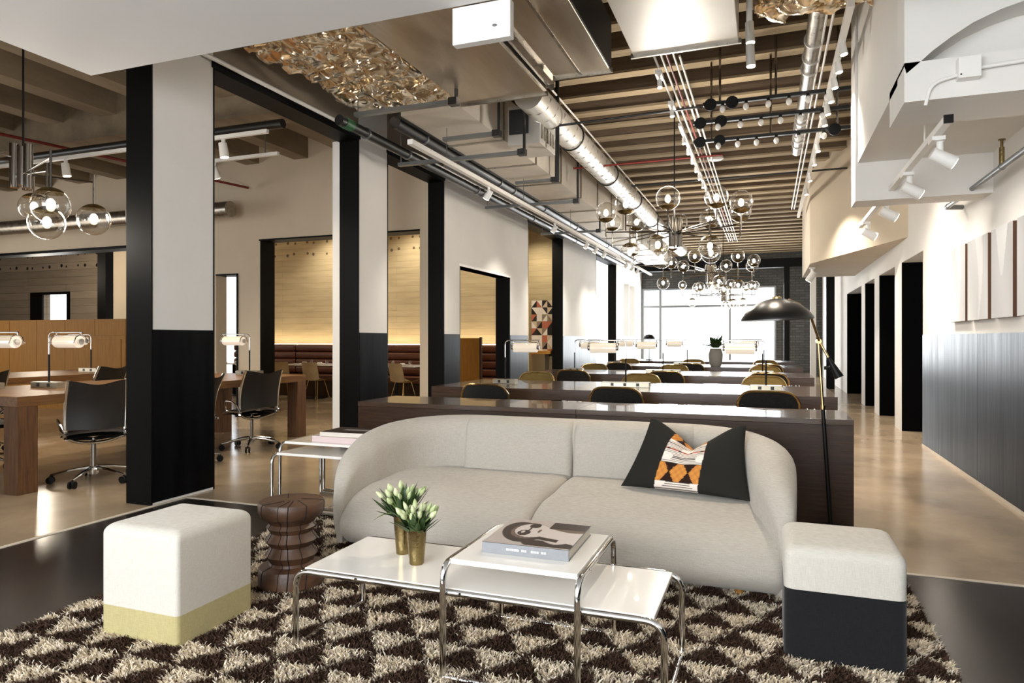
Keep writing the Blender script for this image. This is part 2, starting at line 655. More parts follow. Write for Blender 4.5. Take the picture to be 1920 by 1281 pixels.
# solid length with door opening 9.67..11.88
w3m = MB()
w3m.box(LB + .012, LX, 9.122, 9.67, 0, CZ + .4)
w3m.box(LB + .012, LX, 9.67, 11.88, 2.44, CZ + .4)
w3m.box(LB + .012, LX, 11.88, 12.9, 0, CZ + .4)
w3 = struct('wall_left_middle', w3m, 'white_wall', 'white left wall with a tall doorway and dark steel wainscot', 'wall', smooth=False)
B(LB, LX + .004, 9.11, 9.124, 0, HZ).build('jamb_liner', 'black_steel', w3, smooth=False)
B(LB - .02, LX + .004, 11.866, 11.88, 0, 2.44).build('jamb_liner', 'black_steel', w3, smooth=False)
B(LB, LX + .004, 9.67, 9.684, 0, 2.44).build('jamb_liner', 'black_steel', w3, smooth=False)
B(LB, LX + .012, 9.64, 11.91, 2.44, 2.475).build('door_head', 'white_metal', w3, smooth=False)
wains(w3, 9.12, 9.66)
wains(w3, 11.89, 12.9)
w4 = pier('wall_left_far', 15.37, 18.7, CZ + .4, 'white length of left wall beyond the collage niche')
cladding(w4, 15.37, 18.7)
wains(w4, 15.39, 18.68)
w5m = MB()
w5m.box(LB, LX, 21.36, 22.6, 0, CZ + .4)
w5m.box(LB, LX, 24.6, YE, 0, CZ + .4)
w5m.box(LB, LX, 22.6, 24.6, 0, 1.4)
w5m.box(LB, LX, 22.6, 24.6, 3.2, CZ + .4)
w5 = struct('wall_left_end', w5m, 'white_wall', 'white end length of left wall with a window', 'wall', smooth=False)
B(LB, LX + .004, 21.346, 21.36, 0, HZ).build('jamb_liner', 'black_steel', w5, smooth=False)
B(LB - .05, LB, 22.6, 24.6, 1.4, 3.2).build('window_pane', 'window_glass', w5, smooth=False)
B(LB, LX, 23.5, 23.56, 1.4, 3.2).build('mullion', 'white_metal', w5, smooth=False)
# headers over the openings
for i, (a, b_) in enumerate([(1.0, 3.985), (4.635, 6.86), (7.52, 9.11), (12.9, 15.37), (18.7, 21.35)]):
    h = struct('trim_%d' % (10 + i), B(LB + .012, LX, a, b_, HZ, CZ + .4), 'header_shaded',
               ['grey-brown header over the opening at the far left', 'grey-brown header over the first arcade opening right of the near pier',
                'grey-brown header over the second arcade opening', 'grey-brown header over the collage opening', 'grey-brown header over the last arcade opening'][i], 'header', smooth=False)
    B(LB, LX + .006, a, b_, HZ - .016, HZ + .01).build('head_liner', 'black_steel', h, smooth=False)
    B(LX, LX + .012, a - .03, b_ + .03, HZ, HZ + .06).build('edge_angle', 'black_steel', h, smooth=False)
struct('wall_left_near', B(LB, LX, -3, 1.0, 0, CZ + .4), 'white_wall', 'white left wall beside the camera', 'wall', smooth=False)
# rear wall with big windows (behind the viewpoint)
rw = MB().box(-16, -4.4, -3.2, -3, 0, CZ + .5)
rw.box(.6, 6, -3.2, -3, 0, CZ + .5).box(-4.4, .6, -3.2, -3, 0, .45).box(-4.4, .6, -3.2, -3, 3.05, CZ + .5)
struct('wall_rear', rw, 'white_wall', 'white rear wall with wide window behind the viewpoint', 'wall', smooth=False)

# right wall
RT = RX + .45
rw1 = struct('wall_right_near', B(RX, RT, -3, 9.524, 0, CZ + .5), 'white_wall', 'white right wall above the black steel wainscot', 'wall', smooth=False)
for a, b_ in ((9.52, 7.2), (7.195, 4.8), (4.795, 2.4), (2.395, 0), (-.005, -3)):
    B(RX - .012, RX + .002, a, b_, .03, 1.35).build('wainscot_panel', 'patina_steel', rw1, smooth=False)
struct('baseboard_right', B(RX - .02, RX + .001, -3, 9.52, 0, .028), 'joint_strip', 'pale base strip under the black steel wainscot', 'baseboard', smooth=False)
B(RX - .004, RT, 9.524, 9.535, 0, 2.38).build('jamb_edge', 'joint_strip', rw1, smooth=False)
PR = [(10.97, 11.53, 'first'), (13.05, 13.6, 'second'), (14.86, 15.4, 'third'), (18.1, 26.0, 'last')]
for i, (a, b_, nm) in enumerate(PR):
    o = struct('wall_right_pier_%d' % (i + 1), B(RX, RT, a + .012, b_, 0, 2.38), 'white_wall', 'white pier with black reveal, %s from the steel wainscot' % nm, 'wall', smooth=False)
    B(RX + .004, RT, a, a + .013, 0, 2.38).build('black_reveal', 'reveal_black', o, smooth=False)
struct('wall_right_upper', B(RX, RT, 9.524, YE, 2.38, CZ + .5), 'white_wall', 'white right wall over the row of doorways', 'wall', smooth=False)
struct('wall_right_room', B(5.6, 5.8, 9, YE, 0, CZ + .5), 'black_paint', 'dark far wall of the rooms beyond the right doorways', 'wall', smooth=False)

# right bulkheads: fascia box, near beam with arched wall, far drop box
XF = .75
bk = MB()
bk.box(XF, RX, 4.79, 6.78, 2.87, CZ + .4)
struct('bulkhead_fascia', bk, 'white_wall', 'white boxed bulkhead along the right wall top', 'bulkhead', smooth=False)
struct('bulkhead_beam_near', B(XF, RX, 4.56, 5.08, 2.69, 2.92), 'white_wall', 'white beam with junction box under the arch', 'bulkhead', smooth=False)
struct('bulkhead_box', B(XF - .02, RX, 6.78, 7.1, 2.53, CZ + .4), 'white_wall', 'low white drop box at the end of the right bulkhead', 'bulkhead', smooth=False)
# arched wall: front face at y=4.3, barrel underside springing from the near beam
arc = []
pts_px = [(1696, 145), (1716, 128), (1745, 102), (1780, 76), (1820, 50), (1870, 26), (1920, 8)]
poly = []
for px, py in pts_px:
    v = ony(px, py, 4.62)
    poly.append((v.x, v.z))
poly = [(XF, 2.9)] + [(min(x, RX), z) for x, z in poly if x > XF + .01]
poly += [(RX, poly[-1][1] + .05), (RX, CZ + .4), (XF, CZ + .4)]
struct('bulkhead_arch', MB().prism(poly, 4.56, 4.79, 'y'), 'white_wall', 'white wall cut by a shallow arch at upper right', 'bulkhead', angle=50)
# angled far bulkhead
struct('bulkhead_angled', MB().prism([(RX + .1, 10.2), (.72, 13.6), (.72, 16.6), (RX + .1, 16.6)], 2.68, CZ + .3), 'cream_wall',
       'large angled cream bulkhead hanging above the right doorways', 'bulkhead', smooth=False)

# end wall with window
ew = MB()
ew.box(LX, .27 - 5.0, YE, YE + .25, 0, CZ + .5)
ew.box(.27, 6, YE, YE + .25, 0, CZ + .5)
ew.box(-4.9, .27, YE, YE + .25, 3.2, CZ + .5)
ew.box(-4.9, .27, YE, YE + .25, 0, .3)
struct('wall_end', ew, 'grey_brick', 'dark grey brick end wall around the big window', 'wall', smooth=False)
wd = thing('window_1', (-2.1, YE + .1, .3), 'wide steel-framed window filling the end wall', 'window', kind='structure')
for x in (-4.45, -3.8, -1.3, .25):
    B(x - .04, x + .04, YE + .02, YE + .1, .3, 3.2).build('mullion', 'pipe_grey', wd, world=True, smooth=False)
for z in (.32, 2.52, 3.18):
    B(-4.5, .27, YE + .03, YE + .09, z - .04, z + .04).build('transom', 'pipe_grey', wd, world=True, smooth=False)
zs = [(.36, 2.48), (2.56, 3.14)]
xs = [(-4.41, -3.84), (-3.76, -1.34), (-1.26, .21)]
for a, b_ in xs:
    for c, d in zs:
        B(a, b_, YE + .05, YE + .06, c, d).build('pane', 'window_glass', wd, world=True, smooth=False)
struct('trim_20', B(LX, 1.77, 24.6, 24.9, 3.72, 4.02), 'black_steel', 'black steel beam crossing in front of the end window', 'beam', smooth=False)
struct('trim_21', B(.5, .68, 24.6, 24.8, 0, 3.72), 'black_steel', 'black steel post standing right of the end window', 'post', smooth=False)
struct('trim_22', B(1.15, 1.3, 21.5, 21.65, 0, CZ), 'white_wall', 'slim white post near the right end wall', 'post', smooth=False)
struct('trim_23', B(1.42, 1.62, 19.5, 19.7, 0, CZ), 'black_steel', 'slim black post near the right end wall', 'post', smooth=False)

# left room: back wall (Y=9.3) with openings
YB = 9.3
bw = MB()
bw.box(-11.1, -8.99, YB, YB + .25, 0, CZ + .4)
bw.box(-8.99, -8.5, YB, YB + .25, 2.41, CZ + .4)
bw.box(-8.5, -8.03, YB, YB + .25, 0, CZ + .4)
bw.box(-8.03, -5.0, YB, YB + .25, 2.98, CZ + .4)
bw.box(-5.0, LB + .012, YB, YB + .25, 0, CZ + .4)
bw.box(-16, -11.1, YB, YB + .25, 3.02, CZ + .4)
wb = struct('wall_left_room_back', bw, 'cream_wall', 'cream back wall of the left room with framed openings', 'wall', smooth=False)
for a in (-8.03,):
    B(a, a + .02, YB - .01, YB + .33, 0, 2.98).build('opening_liner', 'black_steel', wb, smooth=False)
B(-8.05, -5.0, YB - .02, YB + .3, 2.96, 2.985).build('opening_liner', 'black_steel', wb, smooth=False)
B(-8.98, -8.5, YB - .02, YB + .27, 2.4, 2.425).build('opening_liner', 'black_steel', wb, smooth=False)
B(-8.53, -8.5, YB - .02, YB + .27, 0, 2.42).build('opening_liner', 'black_steel', wb, smooth=False)
B(-16, -11.1, YB - .02, YB + .3, 2.98, 3.03).build('opening_liner', 'black_steel', wb, smooth=False)
# concrete banquette wall
struct('wall_banquette', B(-12.6, -4.85, 13.75, 13.95, 0, CZ + .4), 'board_concrete', 'warm board-formed concrete wall behind the banquette', 'wall', smooth=False)
_wb = bpy.data.objects['wall_banquette']
for zz in (3.36, 3.64):
    for k in range(26):
        xx = -12.2 + (k // 2) * .58 + (k % 2) * .2 + random.uniform(-.03, .03)
        MB().lathe([(0, -.006), (random.uniform(.028, .042), -.004), (.02, .004), (0, .004)], seg=9).xf(Matrix.Translation((xx, 13.745, zz + random.uniform(-.02, .02))) @ Matrix.Rotation(PI / 2, 4, 'X')).build('tie_hole', 'tie_hole_dark', _wb)
struct('wall_niche', B(-9, LB + .01, 15.55, 15.75, 0, CZ + .4), 'board_concrete', 'board-formed concrete wall carrying the collage', 'wall', smooth=False)
struct('ceiling_dining', B(-16, LB - .1, YB + .25, 16, 4.05, 4.2), 'cream_wall', 'cream ceiling over the dining banquette', 'ceiling', smooth=False)
# far left room beyond the wide opening
fw = MB()
fw.box(-22, -18.9, 13.2, 13.4, 0, CZ)
fw.box(-17.9, -16.5, 13.2, 13.4, 0, CZ)
fw.box(-18.9, -17.9, 13.2, 13.4, 0, 1.3)
fw.box(-18.9, -17.9, 13.2, 13.4, 2.55, CZ)
fo = struct('wall_far_left', fw, 'grey_board_concrete', 'grey board-formed concrete wall with a window in the far left room', 'wall', smooth=False)
B(-19.36, -17.84, 13.15, 13.2, 2.53, 2.6).build('window_frame', 'black_steel', fo, smooth=False)
B(-19.36, -18.88, 13.15, 13.2, 1.2, 2.54).build('window_frame', 'black_steel', fo, smooth=False)
B(-17.92, -17.84, 13.15, 13.2, 1.2, 2.54).build('window_frame', 'black_steel', fo, smooth=False)
B(-18.9, -17.9, 13.3, 13.31, 1.3, 2.55).build('pane', 'window_glass', fo, smooth=False)
for zz in (3.3, 3.62):
    for k in range(16):
        xx = -21.6 + (k // 2) * .68 + (k % 2) * .22 + random.uniform(-.03, .03)
        MB().lathe([(0, -.006), (random.uniform(.03, .05), -.004), (.02, .004), (0, .004)], seg=9).xf(Matrix.Translation((xx, 13.195, zz + random.uniform(-.02, .02))) @ Matrix.Rotation(PI / 2, 4, 'X')).build('tie_hole', 'outlet_black', fo)
struct('wall_far_left_cream', B(-16.5, -15.7, 13.2, 13.4, 0, CZ), 'cream_wall', 'cream wall strip beside the bright window in the far left room', 'wall', smooth=False)
struct('trim_24', B(-14.52, -14.26, 11.4, 11.6, 0, CZ), 'black_steel', 'black steel post in the far left room', 'post', smooth=False)
struct('wall_left_outer', B(-22.2, -22, -3, 14, 0, CZ + .4), 'grey_board_concrete', 'outer wall of the left rooms', 'wall', smooth=False)
struct('ceiling_far_left', B(-22, -16, -3, 14, CZ, CZ + .2), 'joist_grey', 'grey ceiling of the far left room', 'ceiling', smooth=False)
struct('floor_far_left', B(-22, -16, -3, 14, -.1, 0), 'concrete_floor', 'concrete floor of the far left room', 'floor', smooth=False)

# ================================================================== LOUNGE
# ---- rug
def setcol(me, cols):
    a = me.color_attributes.new('Col', 'FLOAT_COLOR', 'POINT')
    c = np.ones((len(me.vertices), 4), dtype=np.float32)
    c[:, :3] = cols
    a.data.foreach_set('color', c.ravel())


RUG = (-3.12, .68, .9, 4.12)
RZ = .012


def rug_dark(x, y):
    w, h = .24, .185
    r = np.floor(y / h)
    t = y / h - r
    xx = x / w + .5 * (r % 2) + .13 * np.floor(r / 2)
    f = xx - np.floor(xx)
    return np.abs(f - .5) < .5 * (1 - t) + .02


rug = thing('shag_rug', (-1.2, 2.5, 0), 'shaggy brown and cream triangle-patterned rug under the coffee tables', 'rug')
nx, ny = 190, 160
gx = np.linspace(RUG[0], RUG[1], nx)
gy = np.linspace(RUG[2], RUG[3], ny)
mb = MB().box(RUG[0], RUG[1], RUG[2], RUG[3], .001, RZ)
backing = mb.build('backing', 'book_brown', rug, world=True, smooth=False)
NT = 260000
px = rng.uniform(RUG[0], RUG[1], NT)
py = RUG[2] + (RUG[3] - RUG[2]) * rng.uniform(0, 1, NT)
dark = rug_dark(px + rng.normal(0, .008, NT), py + rng.normal(0, .008, NT))
hgt = rng.uniform(.012, .03, NT)
ang = rng.uniform(0, 2 * PI, NT)
lean = rng.uniform(.006, .026, NT)
la = rng.normal(-1.2, .9, NT)
wd_ = rng.uniform(.0022, .0042, NT)
base = np.stack([px, py, np.full(NT, RZ - .002)], 1)
side = np.stack([np.cos(ang), np.sin(ang), np.zeros(NT)], 1) * wd_[:, None]
tip = base + np.stack([np.cos(la) * lean, np.sin(la) * lean, hgt], 1)
mid = base + np.stack([np.cos(la) * lean * .3, np.sin(la) * lean * .3, hgt * .6], 1)
V = np.concatenate([base - side, base + side, mid + side * .9, mid - side * .9, tip], 1).reshape(-1, 3)
V -= np.array([-1.2, 2.5, 0])
me = bpy.data.meshes.new('pile')
me.vertices.add(NT * 5)
me.vertices.foreach_set('co', V.astype(np.float32).ravel())
idx = np.arange(NT)[:, None] * 5
loops = np.concatenate([idx + 0, idx + 1, idx + 2, idx + 3, idx + 3, idx + 2, idx + 4], 1).ravel()
me.loops.add(NT * 7)
me.loops.foreach_set('vertex_index', loops.astype(np.int32))
me.polygons.add(NT * 2)
st = (np.arange(NT)[:, None] * 7 + np.array([0, 4])).ravel()
me.polygons.foreach_set('loop_start', st.astype(np.int32))
me.update(calc_edges=True)
me.validate()
cd = np.array(lin('#4d3b31'))
cl = np.array(lin('#e9dbc4'))
cc = np.where(dark[:, None], cd, cl) * rng.uniform(.78, 1.18, NT)[:, None]
cc[:, 2] *= rng.uniform(.92, 1.08, NT)
setcol(me, np.repeat(cc, 5, 0))
me.materials.append(MATS['rug_pile'])
pile = bpy.data.objects.new('pile', me)
COL.objects.link(pile)
pile.parent = rug
pile['kind'] = 'stuff'

# ---- sofa
SX = -1.235
sofa = thing('sofa', (SX, 4.1, .02), 'pale grey linen two-seat sofa with rounded wraparound back', 'sofa')


def shell_path():
    P = []
    P += [(-(1.38 - .16 * (1 - t) ** 2.2), 3.47 + .58 * t) for t in np.linspace(0, 1, 18)]
    for a in np.linspace(0, PI / 2, 20)[1:]:
        P.append((-.70 - .68 * math.cos(a), 4.05 + .68 * math.sin(a)))
    P += [(-.7 + 1.4 * t, 4.73) for t in np.linspace(0, 1, 14)[1:]]
    for a in np.linspace(0, PI / 2, 20)[1:]:
        P.append((.70 + .68 * math.sin(a), 4.05 + .68 * math.cos(a)))
    P += [(1.38 - .03 * t ** 2.2, 4.05 - .58 * t) for t in np.linspace(0, 1, 18)[1:]]
    return [Vector((x, y_)) for x, y_ in P]


sp_ = shell_path()
n = len(sp_)
NS = 28
mb = MB()
vs = []
for i, p in enumerate(sp_):
    a, b_ = sp_[max(0, i - 1)], sp_[min(n - 1, i + 1)]
    t = (b_ - a).normalized()
    nrm = Vector((t.y, -t.x))            # points inside (path runs clockwise)
    yy = p.y
    h = float(np.interp(yy, [3.46, 3.50, 3.54, 3.6, 3.67, 3.8, 3.91, 4.05, 4.2, 4.5, 4.73], [.30, .39, .47, .535, .58, .635, .67, .693, .711, .735, .745]))
    th = float(np.interp(yy, [3.46, 3.6, 3.8, 4.1, 4.5], [.05, .13, .21, .255, .26]))
    thh, off, zt = th, 0, h
    zb = .07
    r = min(thh * .55, .12)
    prof = []
    for q in range(NS + 1):
        u = q / NS
        if u < .3:
            w, z = 0, zb + (zt - r - zb) * (u / .3)
            w -= -.03 * (1 - u / .3) ** 2
        elif u <= .7:
            an = PI * (u - .3) / .4
            w, z = thh / 2 - thh / 2 * math.cos(an), zt - r + r * math.sin(an)
        else:
            w, z = thh, zt - r + (zb - zt + r) * ((u - .7) / .3)
        prof.append((w + off, z))
    for w, z in prof:
        q2 = p + nrm * w
        vs.append((q2.x + SX, q2.y, z))
m_ = NS + 1
fs = [(i * m_ + j, i * m_ + j + 1, (i + 1) * m_ + j + 1, (i + 1) * m_ + j) for i in range(n - 1) for j in range(NS)]
fs += [tuple(range(m_)), tuple(range((n - 1) * m_, n * m_))[::-1]]
fs += [(i * m_, (i + 1) * m_, (i + 1) * m_ + NS, i * m_ + NS) for i in range(n - 1)]
mb.add(vs, fs).build('back_shell', 'sofa_linen', sofa, world=True, angle=60)


def seat_cushion(x0, x1, rl, rr):
    prof = []
    YBk, YF = 4.55, 3.42
    zt, zb = .385, .075
    for t in np.linspace(0, 1, 8):
        prof.append((YBk + (3.86 - YBk) * t, zt + .012 * math.sin(t * PI)))
    for a in np.linspace(0, PI / 2, 12)[1:]:
        prof.append((3.86 - .42 * math.sin(a), zt - .21 * (1 - math.cos(a))))
    for t in np.linspace(0, 1, 6)[1:]:
        prof.append((3.44 + .07 * t * t, zt - .21 - (zt - .21 - zb) * t))
    prof.append((3.6, zb))
    prof.append((YBk, zb))
    cy, cz = 3.95, .2
    us = np.concatenate([np.linspace(0, 1, 9) ** 2 * .16, np.linspace(.2, .8, 9), 1 - (np.linspace(0, 1, 9)[::-1] ** 2) * .16])
    vs, np_ = [], len(prof)
    W = x1 - x0
    for u in us:
        x = x0 + W * u
        dl, dr = x - x0, x1 - x
        ins = 0
        for dd, r in ((dl, rl), (dr, rr)):
            if dd < r:
                ins = max(ins, r - math.sqrt(max(0, r * r - (r - dd) ** 2)))
        for (yv, z) in prof:
            dy, dz = yv - cy, z - cz
            L_ = math.hypot(dy, dz) or 1
            zz = z - ins * dz / L_ if dz > 0 else z
            vs.append((x, yv - ins * dy / L_ * (1 if dy < 0 else 0), zz))
    nu = len(us)
    fs = [(i * np_ + j, i * np_ + (j + 1) % np_, (i + 1) * np_ + (j + 1) % np_, (i + 1) * np_ + j) for i in range(nu - 1) for j in range(np_)]
    fs += [tuple(range(np_))[::-1], tuple(range((nu - 1) * np_, nu * np_))]
    MB().add(vs, fs).build('seat_cushion', 'sofa_seat_linen', sofa, world=True, angle=65)


seat_cushion(SX - 1.2, SX - .002, .10, .07)
seat_cushion(SX + .002, SX + 1.325, .07, .06)


def back_cushion(x0, x1):
    mb = MB()
    W = x1 - x0
    prof = []
    for t in np.linspace(0, 1, 10):
        prof.append((4.405 + .04 * t, .36 + .30 * t))
    for a in np.linspace(0, PI, 12)[1:]:
        prof.append((4.445 + .11 * (1 - math.cos(a)), .66 + .085 * math.sin(a)))
    prof.append((4.665, .36))
    vs = []
    us = np.concatenate([np.linspace(0, 1, 7) ** 2 * .08, np.linspace(.15, .85, 8), 1 - (np.linspace(0, 1, 7)[::-1] ** 2) * .08])
    for u in us:
        x = x0 + W * u
        d = min(x - x0, x1 - x)
        r = .045
        ins = r - math.sqrt(max(0, r * r - (r - d) ** 2)) if d < r else 0
        for yv, z in prof:
            vs.append((x, yv + (ins if yv < 4.55 else 0), z - (ins if z > .5 else 0) * .8))
    np_ = len(prof)
    nu = len(us)
    fs = [(i * np_ + j, i * np_ + (j + 1) % np_, (i + 1) * np_ + (j + 1) % np_, (i + 1) * np_ + j) for i in range(nu - 1) for j in range(np_)]
    fs += [tuple(range(np_))[::-1], tuple(range((nu - 1) * np_, nu * np_))]
    mb.add(vs, fs).build('back_cushion', 'sofa_linen', sofa, world=True, angle=65)


back_cushion(SX - .80, SX - .002)
back_cushion(SX + .002, SX + .80)
for fx, fy in ((-1.1, 3.62), (1.1, 3.62), (-1.0, 4.5), (1.0, 4.5)):
    MB().cyl((SX + fx, fy, .02), (SX + fx, fy, .085), .022, .026).build('foot', 'oak', sofa, world=True)

# ---- throw pillow
pl = thing('throw_pillow', (-.36, 4.12, .41), 'charcoal throw pillow with ethnic print band leaning on the sofa\'s right side', 'pillow')
BL, BR, TL, TR = Vector((-.84, 4.13, .405)), Vector((-.09, 3.98, .405)), Vector((-.69, 4.33, .80)), Vector((-.12, 4.26, .79))
NU, NV = 150, 110
nrm = (BR - BL).cross(TL - BL).normalized()    # toward the viewer when negative y
if nrm.y > 0:
    nrm = -nrm


def pil(u, v, s):
    p = (BL * (1 - u) + BR * u) * (1 - v) + (TL * (1 - u) + TR * u) * v
    eu, ev = 4 * u * (1 - u), 4 * v * (1 - v)
    th = .085 * (max(0, eu) ** .5) * (max(0, ev) ** .5)
    # sides pulled in between corners, chop at the top centre
    c = (BL + BR + TL + TR) * .25
    pull = .06 * ev * (abs(u - .5) * 2) ** 4 + .05 * eu * (abs(v - .5) * 2) ** 4
    p = p + (c - p) * pull
    notch = max(0, 1 - abs(u - .5) / .46) ** 1.35 * (v ** 2.4)
    p.z -= .19 * notch
    p.y += .03 * notch
    th *= 1 - .55 * math.exp(-((u - .46) / .07) ** 2) * v ** 1.5
    return p + nrm * th * s


def pcol(u, v):
    dk = lin('#23221f')
    uu = u - .03 * math.sin(v * 2.5)
    if uu < .27 or uu > .62:
        return dk
    w = (uu - .27) / .35
    if v < .10 or .36 < v < .80:
        if abs(v - .60) < .013:
            return lin('#a0482a') if math.sin(w * 22) < .7 else lin('#1c1512')
        s = math.sin(v * 2 * PI * 34)
        blot = math.sin(w * 7 + 1) * math.sin(v * 17)
        if s > .25 and blot < .45:
            return lin('#3a3634')
        return lin('#e2d6cb')
    if .10 <= v <= .36 or v >= .80:
        vc = .23 if v < .5 else .91
        cx_ = min((0.05, .5, .95), key=lambda q: abs(q - w))
        if abs(w - cx_) / .21 + abs(v - vc) / .19 < 1 or (abs(w - cx_) < .15 and abs(v - vc) < .07):
            g = .5 + .5 * math.sin(w * 40) * math.sin(v * 60)
            a, b_ = lin('#c98b3f'), lin('#b5703a')
            return [x * g + y_ * (1 - g) for x, y_ in zip(a, b_)]
        return lin('#2a1a14')
    return dk


mb = MB()
mb.grid(lambda u, v: pil(u, v, 1), NU, NV)
nfront = len(mb.v)
mb.grid(lambda u, v: pil(u, v, -1), NU, NV)
cols = [pcol(i / NU, j / NV) for j in range(NV + 1) for i in range(NU + 1)] + [lin('#23221f')] * nfront
# keep vertex order: build without bmesh merging
o = mb.build('cover', 'pillow_print', pl, world=True, angle=80)
setcol(o.data, np.array(cols))

# ---- tubular steel tables
def tube_table_long(name, x0, x1, y0, y1, h, label, zf=.004):
    t = thing(name, ((x0 + x1) / 2, (y0 + y1) / 2, zf), label, 'coffee table')
    r = .0125
    B(x0 + .035, x1 - .035, y0 + .012, y1 - .012, h - .02, h).build('tabletop', 'white_laminate', t, world=True, bevel=.003)
    for yy in (y0, y1):
        MB().tube(fillet([(x0, yy, zf + r), (x0, yy, h - r), (x1, yy, h - r), (x1, yy, zf + r)], .07), r, 12).build('side_tube', 'chrome', t, world=True)
    for xx in (x0, x1):
        MB().tube([(xx, y0, zf + r), (xx, y1, zf + r)], r, 12).build('floor_runner', 'chrome', t, world=True)
    for xx in (x0 + .3, (x0 + x1) / 2, x1 - .3):
        MB().cyl((xx, y0 - .0125, h - .008), (xx, y0 - .016, h - .008), .005, seg=8).build('screw', 'dark_chrome', t, world=True)
    return t


def tube_table_cross(name, x0, x1, y0, y1, h, label, zf=.004, top='white_laminate'):
    t = thing(name, ((x0 + x1) / 2, (y0 + y1) / 2, zf), label, 'side table')
    r = .0125
    B(x0 + .012, x1 - .012, y0 + .04, y1 - .04, h - .02, h).build('tabletop', top, t, world=True, bevel=.003)
    for xx in (x0, x1):
        MB().tube(fillet([(xx, y0, zf + r), (xx, y0, h - r), (xx, y1, h - r), (xx, y1, zf + r)], .07), r, 12).build('side_tube', 'chrome', t, world=True)
    for yy in (y0, y1):
        MB().tube([(x0, yy, zf + r), (x1, yy, zf + r)], r, 12).build('floor_runner', 'chrome', t, world=True)
    MB().cyl((x1 + .0125, y0 + .14, h - .01), (x1 + .016, y0 + .14, h - .01), .005, seg=8).build('screw', 'dark_chrome', t, world=True)
    return t


tube_table_long('coffee_table', -1.85, -.33, 2.355, 2.86, .345, 'long low white coffee table with chrome tube frame')
tube_table_cross('nesting_table', -1.157, -.63, 2.335, 2.94, .455, 'taller white square table with chrome tubes straddling the coffee table')
tube_table_cross('tube_side_table', -3.56, -2.74, 4.34, 4.9, .5, 'cream tube-framed table carrying books behind the sofa arm', 0)
tube_table_cross('tube_side_table', -3.52, -2.78, 4.2, 4.80, .435, 'lower cream tube-framed table nested under the book table', 0)


# ---- books
def book(name, c, w, d, h, rz, mc, ms, mp, label, z):
    t = thing(name, (c[0], c[1], z), label, 'book', rz)
    B(-w / 2 + .004, w / 2 - .004, -d / 2 + .004, d / 2 - .005, .004, h - .004).build('pages', mp, t, smooth=False)
    B(-w / 2, w / 2, -d / 2, d / 2, 0, .004).build('back_cover', mc, t, smooth=False)
    cv = None
    B(-w / 2, w / 2, -d / 2 - .002, -d / 2 + .004, 0, h).build('spine', ms, t, bevel=.0015)
    cv = B(-w / 2, w / 2, -d / 2, d / 2, h - .004, h).build('front_cover', mc, t, smooth=False)
    return t, cv


bt, bc = book('photo_book', (-.888, 2.68), .355, .37, .042, math.radians(1), 'book_grey', 'book_grey', 'pages',
              'thick grey photo book with a sepia portrait cover on the taller white table', .455)
# printed cover sheet
def cover_col(u, v):
    c = np.array(lin('#b7aca6'))
    dk = np.array(lin('#2e211d'))
    md = np.array(lin('#6b564c'))
    lt = np.array(lin('#cfc5bf'))
    def ell(cx_, cy_, rx, ry, a=0):
        x, y_ = u - cx_, v - cy_
        ca_, sa_ = math.cos(a), math.sin(a)
        return ((x * ca_ + y_ * sa_) / rx) ** 2 + ((-x * sa_ + y_ * ca_) / ry) ** 2
    if ell(.36, .52, .27, .36, .15) < 1:
        c = md * (.7 + .5 * math.sin(u * 60 + v * 20) ** 2)
    if ell(.30, .50, .235, .40, .3) < 1 and ell(.36, .55, .2, .3, .1) >= 1:
        c = dk
    if u > .55 and abs(v - .5) < .16 + .36 * (u - .55) / .45:
        c = lt
    if u > .56 and v > .66 - .05 * math.sin(u * 9) and v < .98:
        c = dk if v > .72 else md
    if u > .42 and v < .20 + .06 * math.sin(u * 14) and v > .03 and ell(.75, .1, .34, .14, -.1) < 1:
        c = dk
    if .4 < u < .8 and abs(v - (.36 - .25 * (u - .4))) < .05:
        c = dk
    if ell(.40, .58, .205, .27, .12) < 1:
        c = lt
    if ell(.33, .47, .075, .11) < 1 or ell(.38, .77, .07, .095) < 1:
        c = dk
    if ell(.31, .5, .02, .05) < 1:
        c = lt
    if abs(u - .355) < .012 and .55 < v < .70:
        c = dk
    if ell(.49, .58, .018, .07) < 1:
        c = md
    return c


NU2, NV2 = 120, 120
mb = MB()
mb.grid(lambda u, v: (-.177 + .354 * u, -.183 + .366 * v, .0425), NU2, NV2)
o = mb.build('cover_print', 'book_print', bc)
setcol(o.data, np.array([cover_col(i / NU2, j / NV2) for j in range(NV2 + 1) for i in range(NU2 + 1)]))
sx = -.075
ink = MB()
for wln in (.012, .006, .009, .010, .007, .0, .010, .008, .0, .0, .012, .006, .008, .0, .010, .007):
    if wln:
        ink.box(sx, sx + wln, -.1878, -.1872, .018, .026)
    sx += (wln or .006) + .0022
ink.build('spine_lettering', 'spine_ink', bt, smooth=False)

t, c_ = book('art_book', (-3.1, 4.6), .46, .33, .045, math.radians(-2), 'book_white', 'book_pink', 'book_white',
             'pink and white hardback lying under the brown book', .5)
t, c_ = book('art_book', (-3.06, 4.62), .44, .31, .032, math.radians(3), 'book_brown', 'book_white', 'pages',
             'dark brown glossy hardback on top of the pink book', .545)
B(-.1, .12, -.02, .05, .0322, .0327).build('title_patch', 'ceramic_grey', c_, smooth=False)

# ---- vases with tulips
def vase(x, y_, label, h=.15):
    prof = [(.0, 0), (.030, 0), (.032, .006), (.0335, .03), (.043, h), (.0415, h), (.032, .03), (.0, .02)]
    t = thing('brass_vase', (x, y_, .345), label, 'vase')
    MB().lathe(prof, seg=28).build('cup', 'aged_brass', t, angle=50)
    return t


